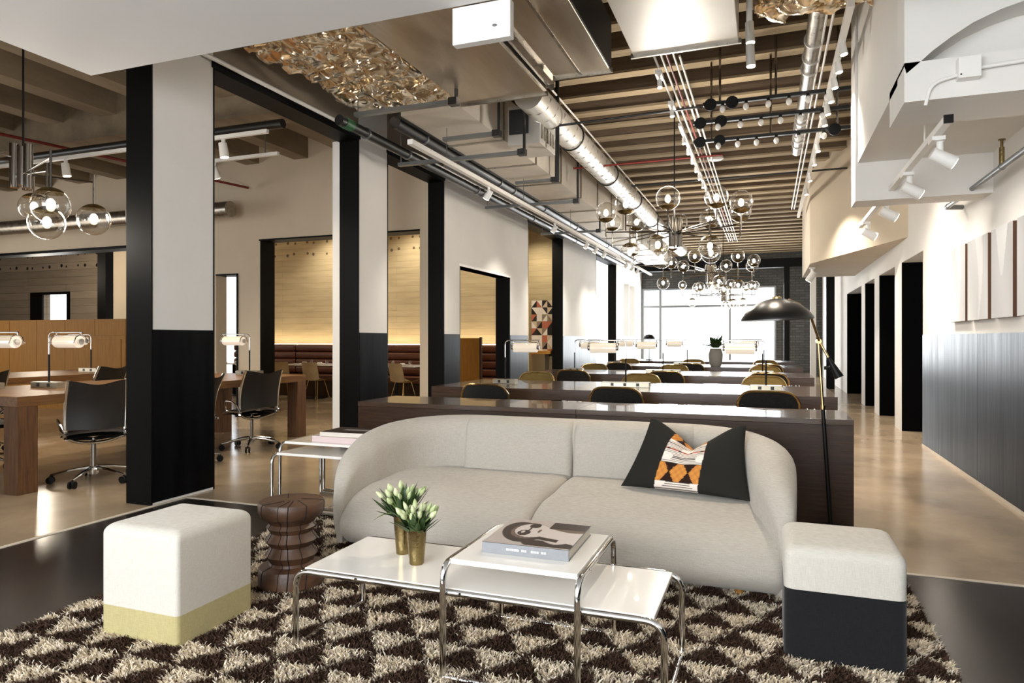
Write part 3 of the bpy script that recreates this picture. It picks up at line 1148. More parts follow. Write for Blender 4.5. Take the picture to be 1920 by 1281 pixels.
def leafmesh(mb, base, tipdir, length, width, bend):
    base = Vector(base)
    d = Vector(tipdir).normalized()
    sd = d.cross(Vector((0, 0, 1)))
    sd = sd.normalized() if sd.length > .05 else Vector((1, 0, 0))
    vs, N_ = [], 7
    for i in range(N_ + 1):
        t = i / N_
        p = base + d * length * t + Vector((0, 0, -bend * t * t))
        w = width * math.sin(PI * min(1, .12 + .88 * t)) ** .8 if t < 1 else 0.0005
        fold = Vector((0, 0, w * .35))
        vs += [p - sd * w + fold, p, p + sd * w + fold]
    fs = []
    for i in range(N_):
        a = i * 3
        fs += [(a, a + 1, a + 4, a + 3), (a + 1, a + 2, a + 5, a + 4)]
    mb.add(vs, fs)


def tulip(x, y_, az, tilt, ln, label, group, zb=.0, closed=1.0):
    t = thing('tulip', (x, y_, zb), label, 'flower', group=group)
    d = Vector((math.cos(az) * math.sin(tilt), math.sin(az) * math.sin(tilt), math.cos(tilt)))
    q = Vector((0, 0, 1)).lerp(d, .5).normalized()
    p0, p1, p2 = Vector((0, 0, -.11)), Vector((0, 0, .0)) + q * ln * .5, Vector((0, 0, 0)) + q * ln * .5 + d * ln * .5
    MB().tube([p0, Vector((0, 0, 0)), p1, p2], .0032, 6).build('stem', 'stem', t)
    prof = [(.0005, 0), (.008, .004), (.0135, .014), (.0145, .024), (.011, .036), (.0055, .046), (.0006, .052)]
    M = Matrix.Translation(p2) @ d.to_track_quat('Z', 'Y').to_matrix().to_4x4()
    MB().lathe([(r * closed * .85, z * .9) for r, z in prof], seg=10).xf(M).build('bud', 'tulip', t, angle=80)
    for k in range(3):
        a2 = az + random.uniform(-1.4, 1.4)
        tl = tilt * random.uniform(.35, 1.35) + .08
        m2 = MB()
        leafmesh(m2, (0, 0, -.02), (math.cos(a2) * math.sin(tl), math.sin(a2) * math.sin(tl), math.cos(tl)), ln * random.uniform(1.1, 1.8), .012, random.uniform(-.01, .02))
        m2.build('leaf', 'leaf', t)
    return t


for (vx, vy, lab, nm) in ((-1.40, 2.575, 'front brass cup vase holding tulips near the table edge', 'front'), (-1.525, 2.68, 'rear brass cup vase holding taller tulips', 'rear')):
    vase(vx, vy, lab, .15 if nm == 'front' else .175)
    zt_ = .345 + (.15 if nm == 'front' else .175)
    for k in range(18):
        az = k * 2.4 + random.uniform(-.3, .3)
        rr = .006 + .024 * math.sqrt((k + .5) / 18)
        tilt = .12 + .75 * math.sqrt((k + .5) / 18) + random.uniform(-.1, .1)
        tulip(vx + rr * math.cos(az), vy + rr * math.sin(az), az, tilt, random.uniform(.055, .085) + (.02 if nm == 'rear' else 0),
              'pale green-white tulip bud in the %s brass vase' % nm, 'tulips in the %s vase' % nm, zt_ - .004, random.uniform(.75, 1.1))
m2 = thing('fallen_leaf', (-1.56, 2.66, .52), 'long pale tulip leaf drooping left over the rear vase rim', 'leaf')
mm = MB()
leafmesh(mm, (0, 0, 0), (-1, -.25, .1), .1, .012, .045)
mm.build('blade', 'stem', m2)

# ---- poufs
def pouf(cx_, cy_, w, d, h, seam, mt, mbm, label, rz=0, z0=.022, bev=.045, vb=.02):
    t = thing('pouf', (cx_, cy_, z0), label, 'pouf', rz)
    def ring(hw, hd, r, z, n=6):
        out = []
        for cxr, cyr, a0 in ((hw - r, hd - r, 0), (-hw + r, hd - r, PI / 2), (-hw + r, -hd + r, PI), (hw - r, -hd + r, 1.5 * PI)):
            for q in range(n + 1):
                a = a0 + PI / 2 * q / n
                out.append((cxr + r * math.cos(a), cyr + r * math.sin(a), z))
        return out

    def stack(rings):
        m = MB()
        n = len(rings[0])
        m.add([p for rg in rings for p in rg], [(a * n + b, a * n + (b + 1) % n, (a + 1) * n + (b + 1) % n, (a + 1) * n + b) for a in range(len(rings) - 1) for b in range(n)])
        m.f.append(tuple(range(len(m.v) - n, len(m.v))))
        m.f.append(tuple(range(n))[::-1])
        return m
    low = [ring(w / 2, d / 2, vb, z_) for z_ in (0, seam * .5, seam)]
    top = [ring(w / 2, d / 2, vb, z_) for z_ in (seam, (seam + h - bev) / 2, h - bev)]
    for q in range(1, 9):
        a = PI / 2 * q / 8
        ins = bev * (1 - math.cos(a))
        top.append(ring(w / 2 - ins, d / 2 - ins, max(vb, .012 + ins * .3), h - bev + bev * math.sin(a)))
    for q in (.25, .5, .75):
        top.append(ring((w / 2 - bev) * (1 - q), (d / 2 - bev) * (1 - q), max(vb, .02) * (1 - q) + .004, h + .008 * q))
    stack(top).build('top_upholstery', mt, t, angle=60)
    stack(low).build('base_upholstery', mbm, t, angle=60)
    # stitched seam cord round the joint
    hw, hd = w / 2 - .0005, d / 2 - .0005
    pts = fillet([(0, -hd, seam), (hw, -hd, seam), (hw, hd, seam), (-hw, hd, seam), (-hw, -hd, seam), (0, -hd, seam)], vb, 5)
    MB().tube(pts, .0012, 6).build('seam', mbm, t)
    return t


pouf(-2.505, 2.376, .435, .44, .475, .125, 'pouf_cream', 'pouf_yellow', 'cream upholstered pouf with pale yellow base at left of the rug')
pouf(.28, 3.17, .44, .43, .45, .275, 'pouf_cream', 'pouf_black', 'cream and black upholstered pouf at the sofa\'s right end', vb=.04)

# ---- turned wooden stool
stl = thing('wooden_stool', (-2.345, 2.95, .02), 'dark turned wooden stool with cracked top beside the left pouf', 'stool')
prof = [(.0, 0), (.165, 0), (.172, .01), (.172, .085), (.165, .1), (.118, .112), (.112, .125), (.137, .165), (.112, .205), (.110, .212), (.137, .245), (.112, .28), (.110, .286),
        (.13, .315), (.115, .335), (.13, .355), (.16, .375), (.172, .40), (.174, .44), (.168, .452), (.0, .455)]
prof = [(r, z * .96) for r, z in prof]
MB().lathe([(r * .97, z) for r, z in prof], seg=48).build('turned_body', 'stool_wood', stl, angle=30)
for a0, rr in ((-1.05, .003), (-1.35, .002), (-.5, .0025), (-2.0, .002), (.4, .002), (2.3, .0025)):
    pts = []
    for r, z in prof[1:-1]:
        a = a0 + .05 * math.sin(z * 18)
        pts.append((r * .97 * math.cos(a), r * .97 * math.sin(a), z))
    pts.append((.05 * math.cos(a0 + .3), .05 * math.sin(a0 + .3), .4372))
    MB().tube(pts, rr, 5).build('crack', 'crack_black', stl)

# ---- floor lamp
flp = thing('floor_lamp', (.40, 5.1, 0), 'black dome floor lamp with brass arm standing by the credenza', 'floor lamp')
W = dict(parent=flp, world=True)
MB().lathe([(0, 0), (.14, 0), (.14, .015), (.02, .025), (0, .025)], (.40, 5.1, 0), 32).build('base', 'black_paint', **W)
pA, pB = Vector((.40, 5.1, .02)), ony(1534.5, 640, 5.12)
pM = pA.lerp(pB, .64)
MB().cyl(pA, pM, .014, .013).build('lower_pole', 'black_paint', **W)
MB().cyl(pM, pB, .0095).build('upper_pole', 'brass', **W)
MB().cyl(pM - Vector((0, 0, .01)), pM + Vector((0, 0, .02)), .016).build('collar', 'brass', **W)
cw = ony(1574, 708, 5.05)
pv = ony(1536, 640, 5.07)
sh = ony(1521, 596, 4.95)
MB().cyl(pB + Vector((0, -.06, 0)), pB + Vector((0, .03, 0)), .017).build('pivot', 'brass', **W)
MB().cyl(pv.lerp(cw, .45), cw, .011, .03).build('counterweight', 'black_paint', **W)
mid_ = ony(1517, 588, 4.9)
MB().tube([pv.lerp(cw, .5), pv, sh, mid_, ony(1498, 570, 4.85), ony(1478, 562, 4.83)], .0085, 10).build('arm', 'brass', **W)
MB().cyl(ony(1545, 690, 5.09), ony(1556, 690, 5.09), .012).build('knob', 'black_paint', **W)
sc = ony(1457, 600, 4.83)
pr_ = [(.2275, 0), (.226, .012), (.20, .05), (.155, .09), (.10, .122), (.05, .138), (.0, .142)]
pin = [(max(0, r - .004), max(0, z - .004)) for r, z in pr_[::-1]]
sdm = MB().lathe(pr_ + pin[:-1] + [(.2235, .0)], (0, 0, 0), 40)
sdm.xf(Matrix.Translation(sc) @ Matrix.Rotation(math.radians(-2), 4, 'Y'))
shade = sdm.build('shade', 'black_gloss', angle=60, **W)
MB().lathe([(.03, .136), (.03, .15), (.012, .158), (0, .158)], sc, 20).build('shade_cap', 'brass', parent=shade, world=True)
MB().sphere(sc + Vector((0, 0, .045)), .035).build('bulb', 'white_ceramic', parent=shade, world=True)

# ---- credenza bench behind the sofa
cr = thing('credenza', (-1.45, 5.58, 0), 'long dark walnut credenza bench directly behind the sofa', 'credenza')
W = dict(parent=cr, world=True)
B(-3.45, -1.43, 5.25, 5.92, .70, .74).build('top_board', 'dark_oak', bevel=.002, **W)
B(-1.428, .557, 5.25, 5.92, .70, .74).build('top_board', 'dark_oak', bevel=.002, **W)
B(-3.45, -1.43, 5.255, 5.29, .0, .699).build('front_panel', 'walnut', bevel=.002, **W)
B(-1.428, .557, 5.255, 5.29, .0, .699).build('front_panel', 'walnut', bevel=.002, **W)
B(.52, .557, 5.291, 5.915, .0, .699).build('end_panel', 'walnut', bevel=.002, **W)
B(-3.45, -3.413, 5.291, 5.915, .0, .699).build('end_panel', 'walnut', bevel=.002, **W)

# ================================================================== WORK TABLES
for i, (y0, y1, lab) in enumerate([(7.26, 8.78, 'long dark oak work table nearest behind the credenza'), (10.78, 12.25, 'second long dark oak work table from the credenza'),
                                   (14.25, 15.7, 'third long dark oak work table from the credenza'), (17.7, 19.0, 'farthest long work table before the end window')]):
    t = thing('work_table', (-1.55, (y0 + y1) / 2, 0), lab, 'table', group='long work tables in the hall')
    W = dict(parent=t, world=True)
    B(-3.75, .63, y0, y1, .62, .74).build('tabletop', 'dark_oak', bevel=.003, **W)
    for lx in (-3.75, .43):
        for ly in (y0, y1 - .2):
            B(lx, lx + .2, ly, ly + .2, 0, .62).build('leg', 'dark_oak', bevel=.003, **W)


# ---- work chairs (brass-rimmed upholstered)
def work_chair():
    t = thing('work_chair', (0, 0, 0), 'x', 'chair', group='brass-rimmed chairs along the work tables')

    def surf(off, sgn=1):
        def f(u, v):
            a = (u - .5) * 1.5
            R = .40
            w = 1.0
            z = .50 + .32 * v
            # rounded top corners: shrink width near top
            k = abs(u - .5) * 2
            z -= .11 * k ** 5 * v
            return ((R + off) * math.sin(a) * .98, .14 - (R + off) * math.cos(a) * .95 - .05 * v, z)
        return f
    MB().grid(surf(.005), 20, 8).build('back_shell', 'charcoal_cloth', t, angle=80)
    MB().grid(surf(-.005), 20, 8).build('back_pad', 'mustard_cloth', t, angle=80)
    f = surf(0)
    rim = [f(0, j / 8) for j in range(9)] + [f(i / 20, 1) for i in range(1, 21)] + [f(1, 1 - j / 8) for j in range(1, 9)]
    MB().tube(rim, .013, 8).build('rim', 'brass', t)
    MB().prism([(.27 * math.cos(a) * (1 if math.cos(a) > 0 else 1), .27 * math.sin(a)) for a in np.linspace(0, 2 * PI, 28)[:-1]], .42, .49).build('seat', 'mustard_cloth', t, bevel=.02, bseg=3)
    for sx_, sy_ in ((-1, -1), (1, -1), (-1, 1), (1, 1)):
        MB().tube([(.18 * sx_, .16 * sy_, .42), (.24 * sx_, .22 * sy_, 0)], .011, 8).build('leg', 'brass', t)
    for sx_ in (-1, 1):
        MB().tube([(.2 * sx_, .1, .43), (.29 * sx_, .0, .5), (.30 * sx_, -.1, .55)], .011, 8).build('arm_bracket', 'brass', t)
    return t


ch0 = work_chair()
first = True
pos_name = ['left', 'middle', 'right']
tn = ['first', 'second', 'third']
for ti, (yn, yf) in enumerate(((6.93, 9.12), (10.45, 12.6), (13.92, 16.05))):
    for xi, (xn, xf_) in enumerate(((-2.84, -3.12), (-1.42, -1.62), (.0, -.05))):
        for side_ in (0, 1):
            lab = ('%s charcoal-backed brass-rim chair on the near side of the %s work table' if side_ == 0 else
                   '%s mustard-padded brass-rim chair on the far side of the %s work table') % (pos_name[xi], tn[ti])
            loc = (xn, yn, 0) if side_ == 0 else (xf_, yf, 0)
            rz = 0 if side_ == 0 else PI
            if first:
                ch0.location = loc
                ch0['label'] = lab
                first = False
            else:
                dup(ch0, loc, rz, lab)


# ---- bankers' desk lamps
def desk_lamp(bw, nout, arm):
    """base box with outlets, bent stem, cylindrical glass shade on arm side (+1 = +x)"""
    t = thing('desk_lamp', (0, 0, 0), 'x', 'desk lamp')
    B(-bw / 2, bw / 2, -.06, .06, 0, .058).build('base', 'pewter', t, bevel=.003)
    for k in range(nout):
        x = (k - (nout - 1) / 2) * bw / max(1, nout) * .8
        B(x - .018, x + .018, -.0625, -.0595, .013, .047).build('outlet', 'outlet_black', t, smooth=False)
    MB().cyl((0, 0, .058), (0, 0, .33), .0095).build('lower_stem', 'black_paint', t)
    A_ = arm
    MB().tube(fillet([(0, 0, .33), (0, 0, .545), (.46 * A_, 0, .545)], .06), .0075, 10).build('upper_stem', 'chrome', t)
    x0, x1 = .10 * A_, .44 * A_
    # half-cylinder shade
    def half(r):
        def f(u, v):
            a = PI * (1.22 * u - .11)
            return (x0 + (x1 - x0) * v, r * math.cos(a), .45 + r * math.sin(a) * .95)
        return f
    sh_ = MB().grid(half(.072), 14, 4).build('glass_shade', 'clear_glass', t, angle=80)
    MB().cyl((x0 + .02 * A_, 0, .455), (x1 - .02 * A_, 0, .455), .060, seg=18).build('light_tube', 'lamp_shade_glow', sh_)
    for xx in (x0, x1):
        MB().tube([(xx, -.072, .44), (xx, -.05, .50), (xx, 0, .525), (xx, .05, .50), (xx, .072, .44)], .0055, 8).build('bracket', 'chrome', t)
        MB().cyl((xx - .012, 0, .455), (xx + .012, 0, .455), .03, seg=14).build('end_cap', 'chrome', t)
        MB().cyl((xx, 0, .52), (xx, 0, .545), .006, seg=8).build('hanger', 'chrome', t)
    return t


LAMPS = {}


def place_lamp(kind, loc, rz, label, group):
    if kind not in LAMPS:
        l = desk_lamp(*kind)
        LAMPS[kind] = l
        l.location = loc
        l.rotation_euler = (0, 0, rz)
        l['label'] = label
        l['group'] = group
        return l
    return dup(LAMPS[kind], loc, rz, label, group)


G = 'glass-shaded lamps on the work tables'
place_lamp((.30, 2, 1), (-3.1, 8.02, .74), 0, 'left desk lamp with outlet base on the first work table', G)
place_lamp((.56, 3, -1), (-1.56, 7.95, .74), 0, 'middle desk lamp with three-outlet base on the first work table', G)
place_lamp((.32, 2, -1), (-.02, 7.92, .74), 0, 'right desk lamp with outlet base on the first work table', G)
place_lamp((.30, 2, 1), (-3.15, 11.5, .74), 0, 'left desk lamp with outlet base on the second work table', G)
place_lamp((.56, 3, -1), (-1.62, 11.4, .74), 0, 'middle desk lamp with three-outlet base on the second work table', G)
place_lamp((.32, 2, -1), (-.08, 11.4, .74), 0, 'right desk lamp with outlet base on the second work table', G)
place_lamp((.30, 2, 1), (-3.2, 15.0, .74), 0, 'left desk lamp with outlet base on the third work table', G)
place_lamp((.56, 3, -1), (-1.62, 15.0, .74), 0, 'middle desk lamp with three-outlet base on the third work table', G)
place_lamp((.32, 2, -1), (-.08, 15.0, .74), 0, 'right desk lamp with outlet base on the third work table', G)

# vase with greenery on the third table
gv = thing('stone_vase', (-1.0, 14.5, .74), 'grey stone vase of greenery on the third work table', 'vase')
MB().lathe([(0, 0), (.10, 0), (.13, .06), (.14, .25), (.11, .36), (.10, .37), (.09, .36), (0, .30)], seg=24).build('body', 'ceramic_grey', gv, angle=50)
for k in range(46):
    a = random.uniform(0, 2 * PI)
    tl = random.uniform(.1, 1.25)
    m2 = MB()
    leafmesh(m2, (random.uniform(-.05, .05), random.uniform(-.05, .05), .38), (math.cos(a) * math.sin(tl), math.sin(a) * math.sin(tl), math.cos(tl)), random.uniform(.2, .36), .04, .06)
    m2.build('leaf', 'leaf', gv)
# small dome lamp on the farthest table
dl = thing('table_lamp', (-2.95, 18.2, .74), 'small black dome lamp silhouetted against the end window', 'table lamp')
MB().lathe([(0, 0), (.1, 0), (.1, .02), (.012, .03), (.009, .55), (0, .55)], seg=20).build('stand', 'black_paint', dl)
MB().lathe([(.17, .56), (.15, .62), (.09, .67), (0, .69), (0, .685), (.14, .61), (.165, .56)], seg=24).build('shade', 'black_gloss', dl, angle=60)


# ================================================================== CHANDELIERS
def chandelier(c, globes, label, ztop=CZ + .35, group='globe chandeliers'):
    """globes: (dx, dy, dz, up) offsets of each globe centre"""
    c = Vector(c)
    t = thing('globe_chandelier', c, label, 'chandelier', group=group)
    MB().cyl((0, 0, -.16), (0, 0, .16), .055).build('hub', 'dark_chrome', t)
    for a in (0, 2.1, 4.2):
        MB().cyl((.06 * math.cos(a), .06 * math.sin(a), -.18), (.06 * math.cos(a), .06 * math.sin(a), .18), .035).build('hub_tube', 'dark_chrome', t)
    MB().cyl((0, 0, .16), (0, 0, ztop - c.z), .008).build('suspension_rod', 'black_paint', t)
    R_ = .128
    for dx, dy, dz, up in globes:
        s = -1 if up else 1      # neck side: below the globe if pointing up
        cz = dz
        neck = cz + s * R_
        za = max(-.12, min(.12, (neck + s * .12)))
        MB().tube(fillet([(0, 0, za * .5), (dx, dy, za)], .01), .0085, 8).build('arm', 'dark_chrome', t)
        MB().cyl((dx, dy, za - s * .0 + s * .06), (dx, dy, neck - s * .03), .009, seg=8).build('stem', 'dark_chrome', t)
        g = MB().sphere((dx, dy, cz), R_, 24, 14).build('globe', 'clear_glass', t, angle=80)
        cap = MB().sphere((dx, dy, cz), R_ * 1.008, 20, 5, 0, .85) if s < 0 else MB().sphere((dx, dy, cz), R_ * 1.008, 20, 5, PI - .85, PI)
        cap.build('cap', 'aged_brass', g, angle=80)
        MB().sphere((dx, dy, cz - s * -.01), .030, 12, 8, sz=1.3).build('bulb', 'bulb', g, angle=80)
    return t


C1 = Vector((-1.07, 8.5, 2.60))
gl1 = []
for gx_, gy_, gr, up in [(95, 340, 112, 1), (310, 245, 122, 1), (165, 450, 95, 1), (430, 440, 104, 1), (355, 780, 110, 0), (770, 185, 130, 1), (890, 445, 95, 1),
                         (660, 700, 122, 0), (700, 840, 113, 0), (1300, 170, 128, 1), (1225, 410, 108, 1), (1570, 225, 126, 1), (1560, 330, 116, 1), (1230, 715, 126, 0), (1240, 790, 106, 0)]:
    d = FPX * .256 * 5.823 / (2 * gr)
    p = ond(1120 + gx_ / 5.823, 340 + gy_ / 5.823, d)
    gl1.append((p.x - C1.x, p.y - C1.y, p.z - C1.z, up))
chandelier(C1, gl1, 'large clear-globe chandelier over the first work table')


def rotg(gl, a, mx=1):
    return [(mx * x * math.cos(a) - y_ * math.sin(a), mx * x * math.sin(a) + y_ * math.cos(a), z, u) for x, y_, z, u in gl]


chandelier((-1.12, 14.4, 2.62), rotg(gl1, 2.2), 'clear-globe chandelier over the third work table')
chandelier((-1.2, 20.4, 2.55), rotg(gl1, .9, -1), 'farthest clear-globe chandelier before the end window')
C4 = Vector((-5.75, 3.85, 2.72))
gl4 = []
for gx_, gy_, gr, up in [(95, 385, 33.5, 0), (88, 418, 31, 0), (176, 412, 29, 0)]:
    d = FPX * .256 / (2 * gr)
    p = ond(gx_, gy_, d)
    gl4.append((p.x - C4.x, p.y - C4.y, p.z - C4.z, up))
gl4 += [(-.7, -.3, -.15, 0), (-.6, .5, -.2, 0), (-.2, -.7, -.1, 0)]
chandelier(C4, gl4, 'clear-globe chandelier in the left room')

# ================================================================== LEFT ROOM FURNITURE
for i, (x0, x1, y0, y1, lab) in enumerate([(-7.25, -5.82, 3.85, 7.62, 'long brown oak desk behind the near pier'), (-10.2, -8.75, 4.6, 8.5, 'second brown oak desk deeper in the left room')]):
    t = thing('oak_desk', ((x0 + x1) / 2, (y0 + y1) / 2, 0), lab, 'desk', group='long desks in the left room')
    W = dict(parent=t, world=True)
    B(x0, x1, y0, y1, .735, .82).build('desktop', 'desk_wood', bevel=.003, **W)
    for lx in (x0, x1 - .17):
        for ly in (y0, y1 - .17):
            B(lx, lx + .17, ly, ly + .17, 0, .735).build('leg', 'desk_leg_wood', bevel=.003, **W)
G = 'glass-shaded lamps on the left room desks'
pL = onz(92, 727, .82)
place_lamp((.36, 2, 1), (pL.x, pL.y, .82), 0, 'desk lamp on the brown desk left of the near pier', G)
pL = onz(468, 703, .82)
place_lamp((.36, 2, -1), (pL.x, pL.y, .82), 0, 'desk lamp on the brown desk seen right of the near pier', G)
place_lamp((.36, 2, -1), (-9.3, 7.2, .82), 0, 'desk lamp on the second desk in the left room', G)
place_lamp((.36, 2, 1), (-7.1, 4.4, .82), 0, 'desk lamp cut off by the left frame edge', G)


# ---- task chairs
def task_chair():
    t = thing('task_chair', (0, 0, 0), 'x', 'office chair', group='black task chairs in the left room')
    # faces +y, back at -y
    MB().cyl((0, 0, .10), (0, 0, .40), .022).build('gas_column', 'dark_chrome', t)
    hub = MB().lathe([(0, .07), (.045, .07), (.05, .11), (.03, .14), (0, .14)], seg=16).build('hub', 'chrome', t)
    for k in range(5):
        a = 2 * PI * k / 5 + .35
        c, s = math.cos(a), math.sin(a)
        MB().tube([(.03 * c, .03 * s, .125), (.17 * c, .17 * s, .11), (.335 * c, .335 * s, .075)], [.02, .016, .012], 8).build('base_arm', 'chrome', t)
        w = MB()
        w.cyl((.335 * c, .335 * s, .075), (.335 * c, .335 * s, .05), .01, seg=8)
        for o_ in (-.018, .018):
            w.cyl((.335 * c - s * (o_ - .008), .335 * s + c * (o_ - .008), .033), (.335 * c - s * (o_ + .008), .335 * s + c * (o_ + .008), .033), .033, seg=14)
        w.build('caster', 'black_paint', t)
    # under-seat yoke
    MB().tube(fillet([(-.23, -.18, .43), (-.1, -.05, .36), (.1, -.05, .36), (.23, -.18, .43)], .1), .014, 8).build('yoke', 'chrome', t)
    MB().tube([(-.2, .0, .405), (0, 0, .39), (.2, 0, .405)], .016, 8).build('seat_beam', 'black_paint', t)

    def seat(u, v):
        x = (u - .5) * .48
        y_ = -.22 + .46 * v
        z = .455 + .018 * math.cos((u - .5) * PI) - .05 * max(0, v - .75) ** 1.3 * 4
        return (x, y_, z)
    sm = MB().grid(seat, 12, 12)
    nv = len(sm.v)
    sm.grid(lambda u, v: tuple(np.array(seat(u, v)) - np.array((0, 0, .035))), 12, 12)
    sm.build('seat', 'mesh_black', t, angle=60)
    MB().tube([seat(0, j / 8) for j in range(9)], .012, 8).build('seat_rail', 'chrome', t)
    MB().tube([seat(1, j / 8) for j in range(9)], .012, 8).build('seat_rail', 'chrome', t)

    def back(u, v):
        w = .46 - .05 * (v - .3) ** 2
        x = (u - .5) * w
        y_ = -.235 - .13 * v + .06 * (abs(u - .5) * 2) ** 2 + .04 * math.sin(v * PI)
        z = .50 + .42 * v - .018 * math.cos((u - .5) * 2 * PI) * (v ** 3)
        return (x, y_, z)
    bm_ = MB().grid(back, 14, 12)
    bm_.grid(lambda u, v: tuple(np.array(back(u, v)) - np.array((0, .014, 0))), 14, 12)
    bm_.build('backrest', 'mesh_black', t, angle=60)
    for u in (0, 1):
        pts = [(back(u, 0)[0], back(u, 0)[1] + .02, .43)] + [back(u, j / 8) for j in range(9)]
        MB().tube(pts, .017, 8).build('back_frame', 'chair_chrome', t)
    for s in (-1, 1):
        MB().tube(fillet([(.235 * s, -.2, .47), (.275 * s, -.1, .58), (.275 * s, .1, .58), (.24 * s, .16, .46)], .06), .009, 8).build('armrest', 'chrome', t)
    return t


tc0 = task_chair()
tl = [((-5.78, 4.5), math.radians(58), 'black task chair tucked at the near end of the brown desk'),
      ((-5.76, 6.52), math.radians(68), 'black task chair seen through the arch right of the near pier'),
      ((-7.45, 4.6), math.radians(-90), 'black task chair across the brown desk at the left frame edge'),
      ((-8.6, 6.75), math.radians(92), 'black task chair pulled up to the second desk'),
      ((-5.68, 5.45), math.radians(100), 'black task chair half hidden behind the near pier'),
      ((-8.62, 5.2), math.radians(85), 'black task chair at the near end of the second desk')]
for i, ((x, y_), rz, lab) in enumerate(tl):
    if i == 0:
        tc0.location = (x, y_, 0)
        tc0.rotation_euler = (0, 0, rz)
        tc0['label'] = lab
    else:
        dup(tc0, (x, y_, 0), rz, lab)

# oak screen in front of the wide opening
ok = thing('oak_screen', (-12.5, 9.1, 0), 'tall curved oak panelled screen behind the left desks', 'screen')
W = dict(parent=ok, world=True)
for i in range(6):
    B(-15.2 + i * .76, -15.2 + i * .76 + .752, 8.9, 9.0, 0, 1.66).build('panel', 'oak', smooth=False, **W)
B(-12.0, -10.6, 8.86, 8.9, 0, 1.36).build('inset_frame', 'oak', bevel=.004, **W)
B(-11.9, -10.7, 8.85, 8.862, .08, 1.30).build('inset_panel', 'dark_oak' if False else 'oak', bevel=.004, **W)
B(-10.64, -10.4, 8.9, 9.0, 0, 1.66).build('panel', 'oak', smooth=False, **W)

# banquette
bq = thing('banquette', (-9, 13.2, 0), 'brown leather channelled banquette under the concrete wall', 'banquette')
W = dict(parent=bq, world=True)
B(-12.4, -4.95, 12.95, 13.7, 0, .34).build('plinth', 'walnut', bevel=.004, **W)
for x0 in np.arange(-12.4, -5.5, 1.86):
    B(x0 + .005, x0 + 1.85, 12.9, 13.5, .34, .48).build('seat_pad', 'leather', bevel=.03, bseg=3, **W)
    for k in range(4):
        z0 = .5 + k * .17
        B(x0 + .005, x0 + 1.85, 13.38, 13.56, z0, z0 + .165).build('back_channel', 'leather', bevel=.05, bseg=4, **W)
B(-12.4, -4.95, 13.56, 13.74, .3, 1.17).build('back_box', 'walnut', **W)
B(-12.4, -4.95, 13.6, 13.7, 1.172, 1.19).build('light_strip', 'led', smooth=False, **W)


# dining tables, chairs and settings
def dining_table(x, lab):
    t = thing('dining_table', (x, 12.55, 0), lab, 'table', group='white tables along the banquette')
    B(-.6, .6, -.36, .36, .725, .755).build('top', 'white_laminate', t, bevel=.004)
    MB().cyl((0, 0, .03), (0, 0, .725), .035).build('pedestal', 'black_paint', t)
    MB().lathe([(0, 0), (.26, 0), (.26, .015), (.05, .035), (0, .035)], seg=24).build('foot', 'black_paint', t)
    return t


tnames = {-9.35: 'white dining table before the banquette seen through the first arch', -7.3: 'white dining table before the banquette seen through the second arch',
          -11.6: 'white dining table before the banquette farther left'}
for x, lab in tnames.items():
    dining_table(x, lab)
    seen = lab.split('banquette ')[1]
    for k, dx in enumerate((-.2, .2)):
        tag(MB().lathe([(0, 0), (.06, 0), (.11, .012), (.115, .016), (.05, .008), (0, .006)], (x + dx, 12.45, .755), 24).build('plate', 'white_ceramic'),
            '%s white plate on the dining table %s' % (('left', 'right')[k], seen), 'plate', 'plates on the dining tables')
        tag(MB().box(x + dx - .05, x + dx + .05, 12.42, 12.48, .769, .80).build('napkin', 'white_ceramic', bevel=.012, bseg=3),
            '%s folded white napkin on the dining table %s' % (('left', 'right')[k], seen), 'napkin', 'napkins on the dining tables')
        tag(MB().lathe([(0, 0), (.028, 0), (.035, .10), (.033, .10), (.026, .006), (0, .006)], (x + dx + .15, 12.5, .755), 18).build('glass_tumbler', 'clear_glass'),
            '%s clear tumbler on the dining table %s' % (('left', 'right')[k], seen), 'glass', 'tumblers on the dining tables')


def dining_chair():
    t = thing('dining_chair', (0, 0, 0), 'x', 'chair', group='shell chairs at the dining tables')

    def sh_(u, v):
        x = (u - .5) * (.46 - .06 * v)
        if v < .5:
            yy, z = .22 - .8 * v, .45 - .02 * math.sin(v * 2 * PI)
        else:
            w = (v - .5) * 2
            yy, z = -.18 - .10 * w, .45 + .37 * w ** .9
        z += .05 * (abs(u - .5) * 2) ** 2 * (1 - v)
        yy += .06 * (abs(u - .5) * 2) ** 2 * v
        return (x, yy, z)
    s_ = MB().grid(sh_, 12, 18)
    s_.grid(lambda u, v: tuple(np.array(sh_(u, v)) - np.array((0, .008, .01))), 12, 18)
    s_.build('shell', 'ply', t, angle=60)
    for a, b_ in ((-1, -1), (1, -1), (-1, 1), (1, 1)):
        MB().tube([(.12 * a, .1 * b_, .44), (.2 * a, .2 * b_, 0)], .009, 8).build('leg', 'brass', t)
    return t


dc0 = dining_chair()
for i, (x, y_, rz, lab) in enumerate([(-9.75, 12.0, .25, 'pale plywood shell chair at the table seen through the first arch'), (-8.9, 12.0, -.1, 'second pale plywood shell chair at the table seen through the first arch'),
                                      (-7.55, 12.05, .3, 'pale plywood shell chair at the table seen through the second arch'), (-6.85, 12.05, -.35, 'second pale plywood shell chair at the table seen through the second arch')]):
    if i == 0:
        dc0.location, dc0.rotation_euler, dc0['label'] = (x, y_, 0), (0, 0, rz), lab
    else:
        dup(dc0, (x, y_, 0), rz, lab)
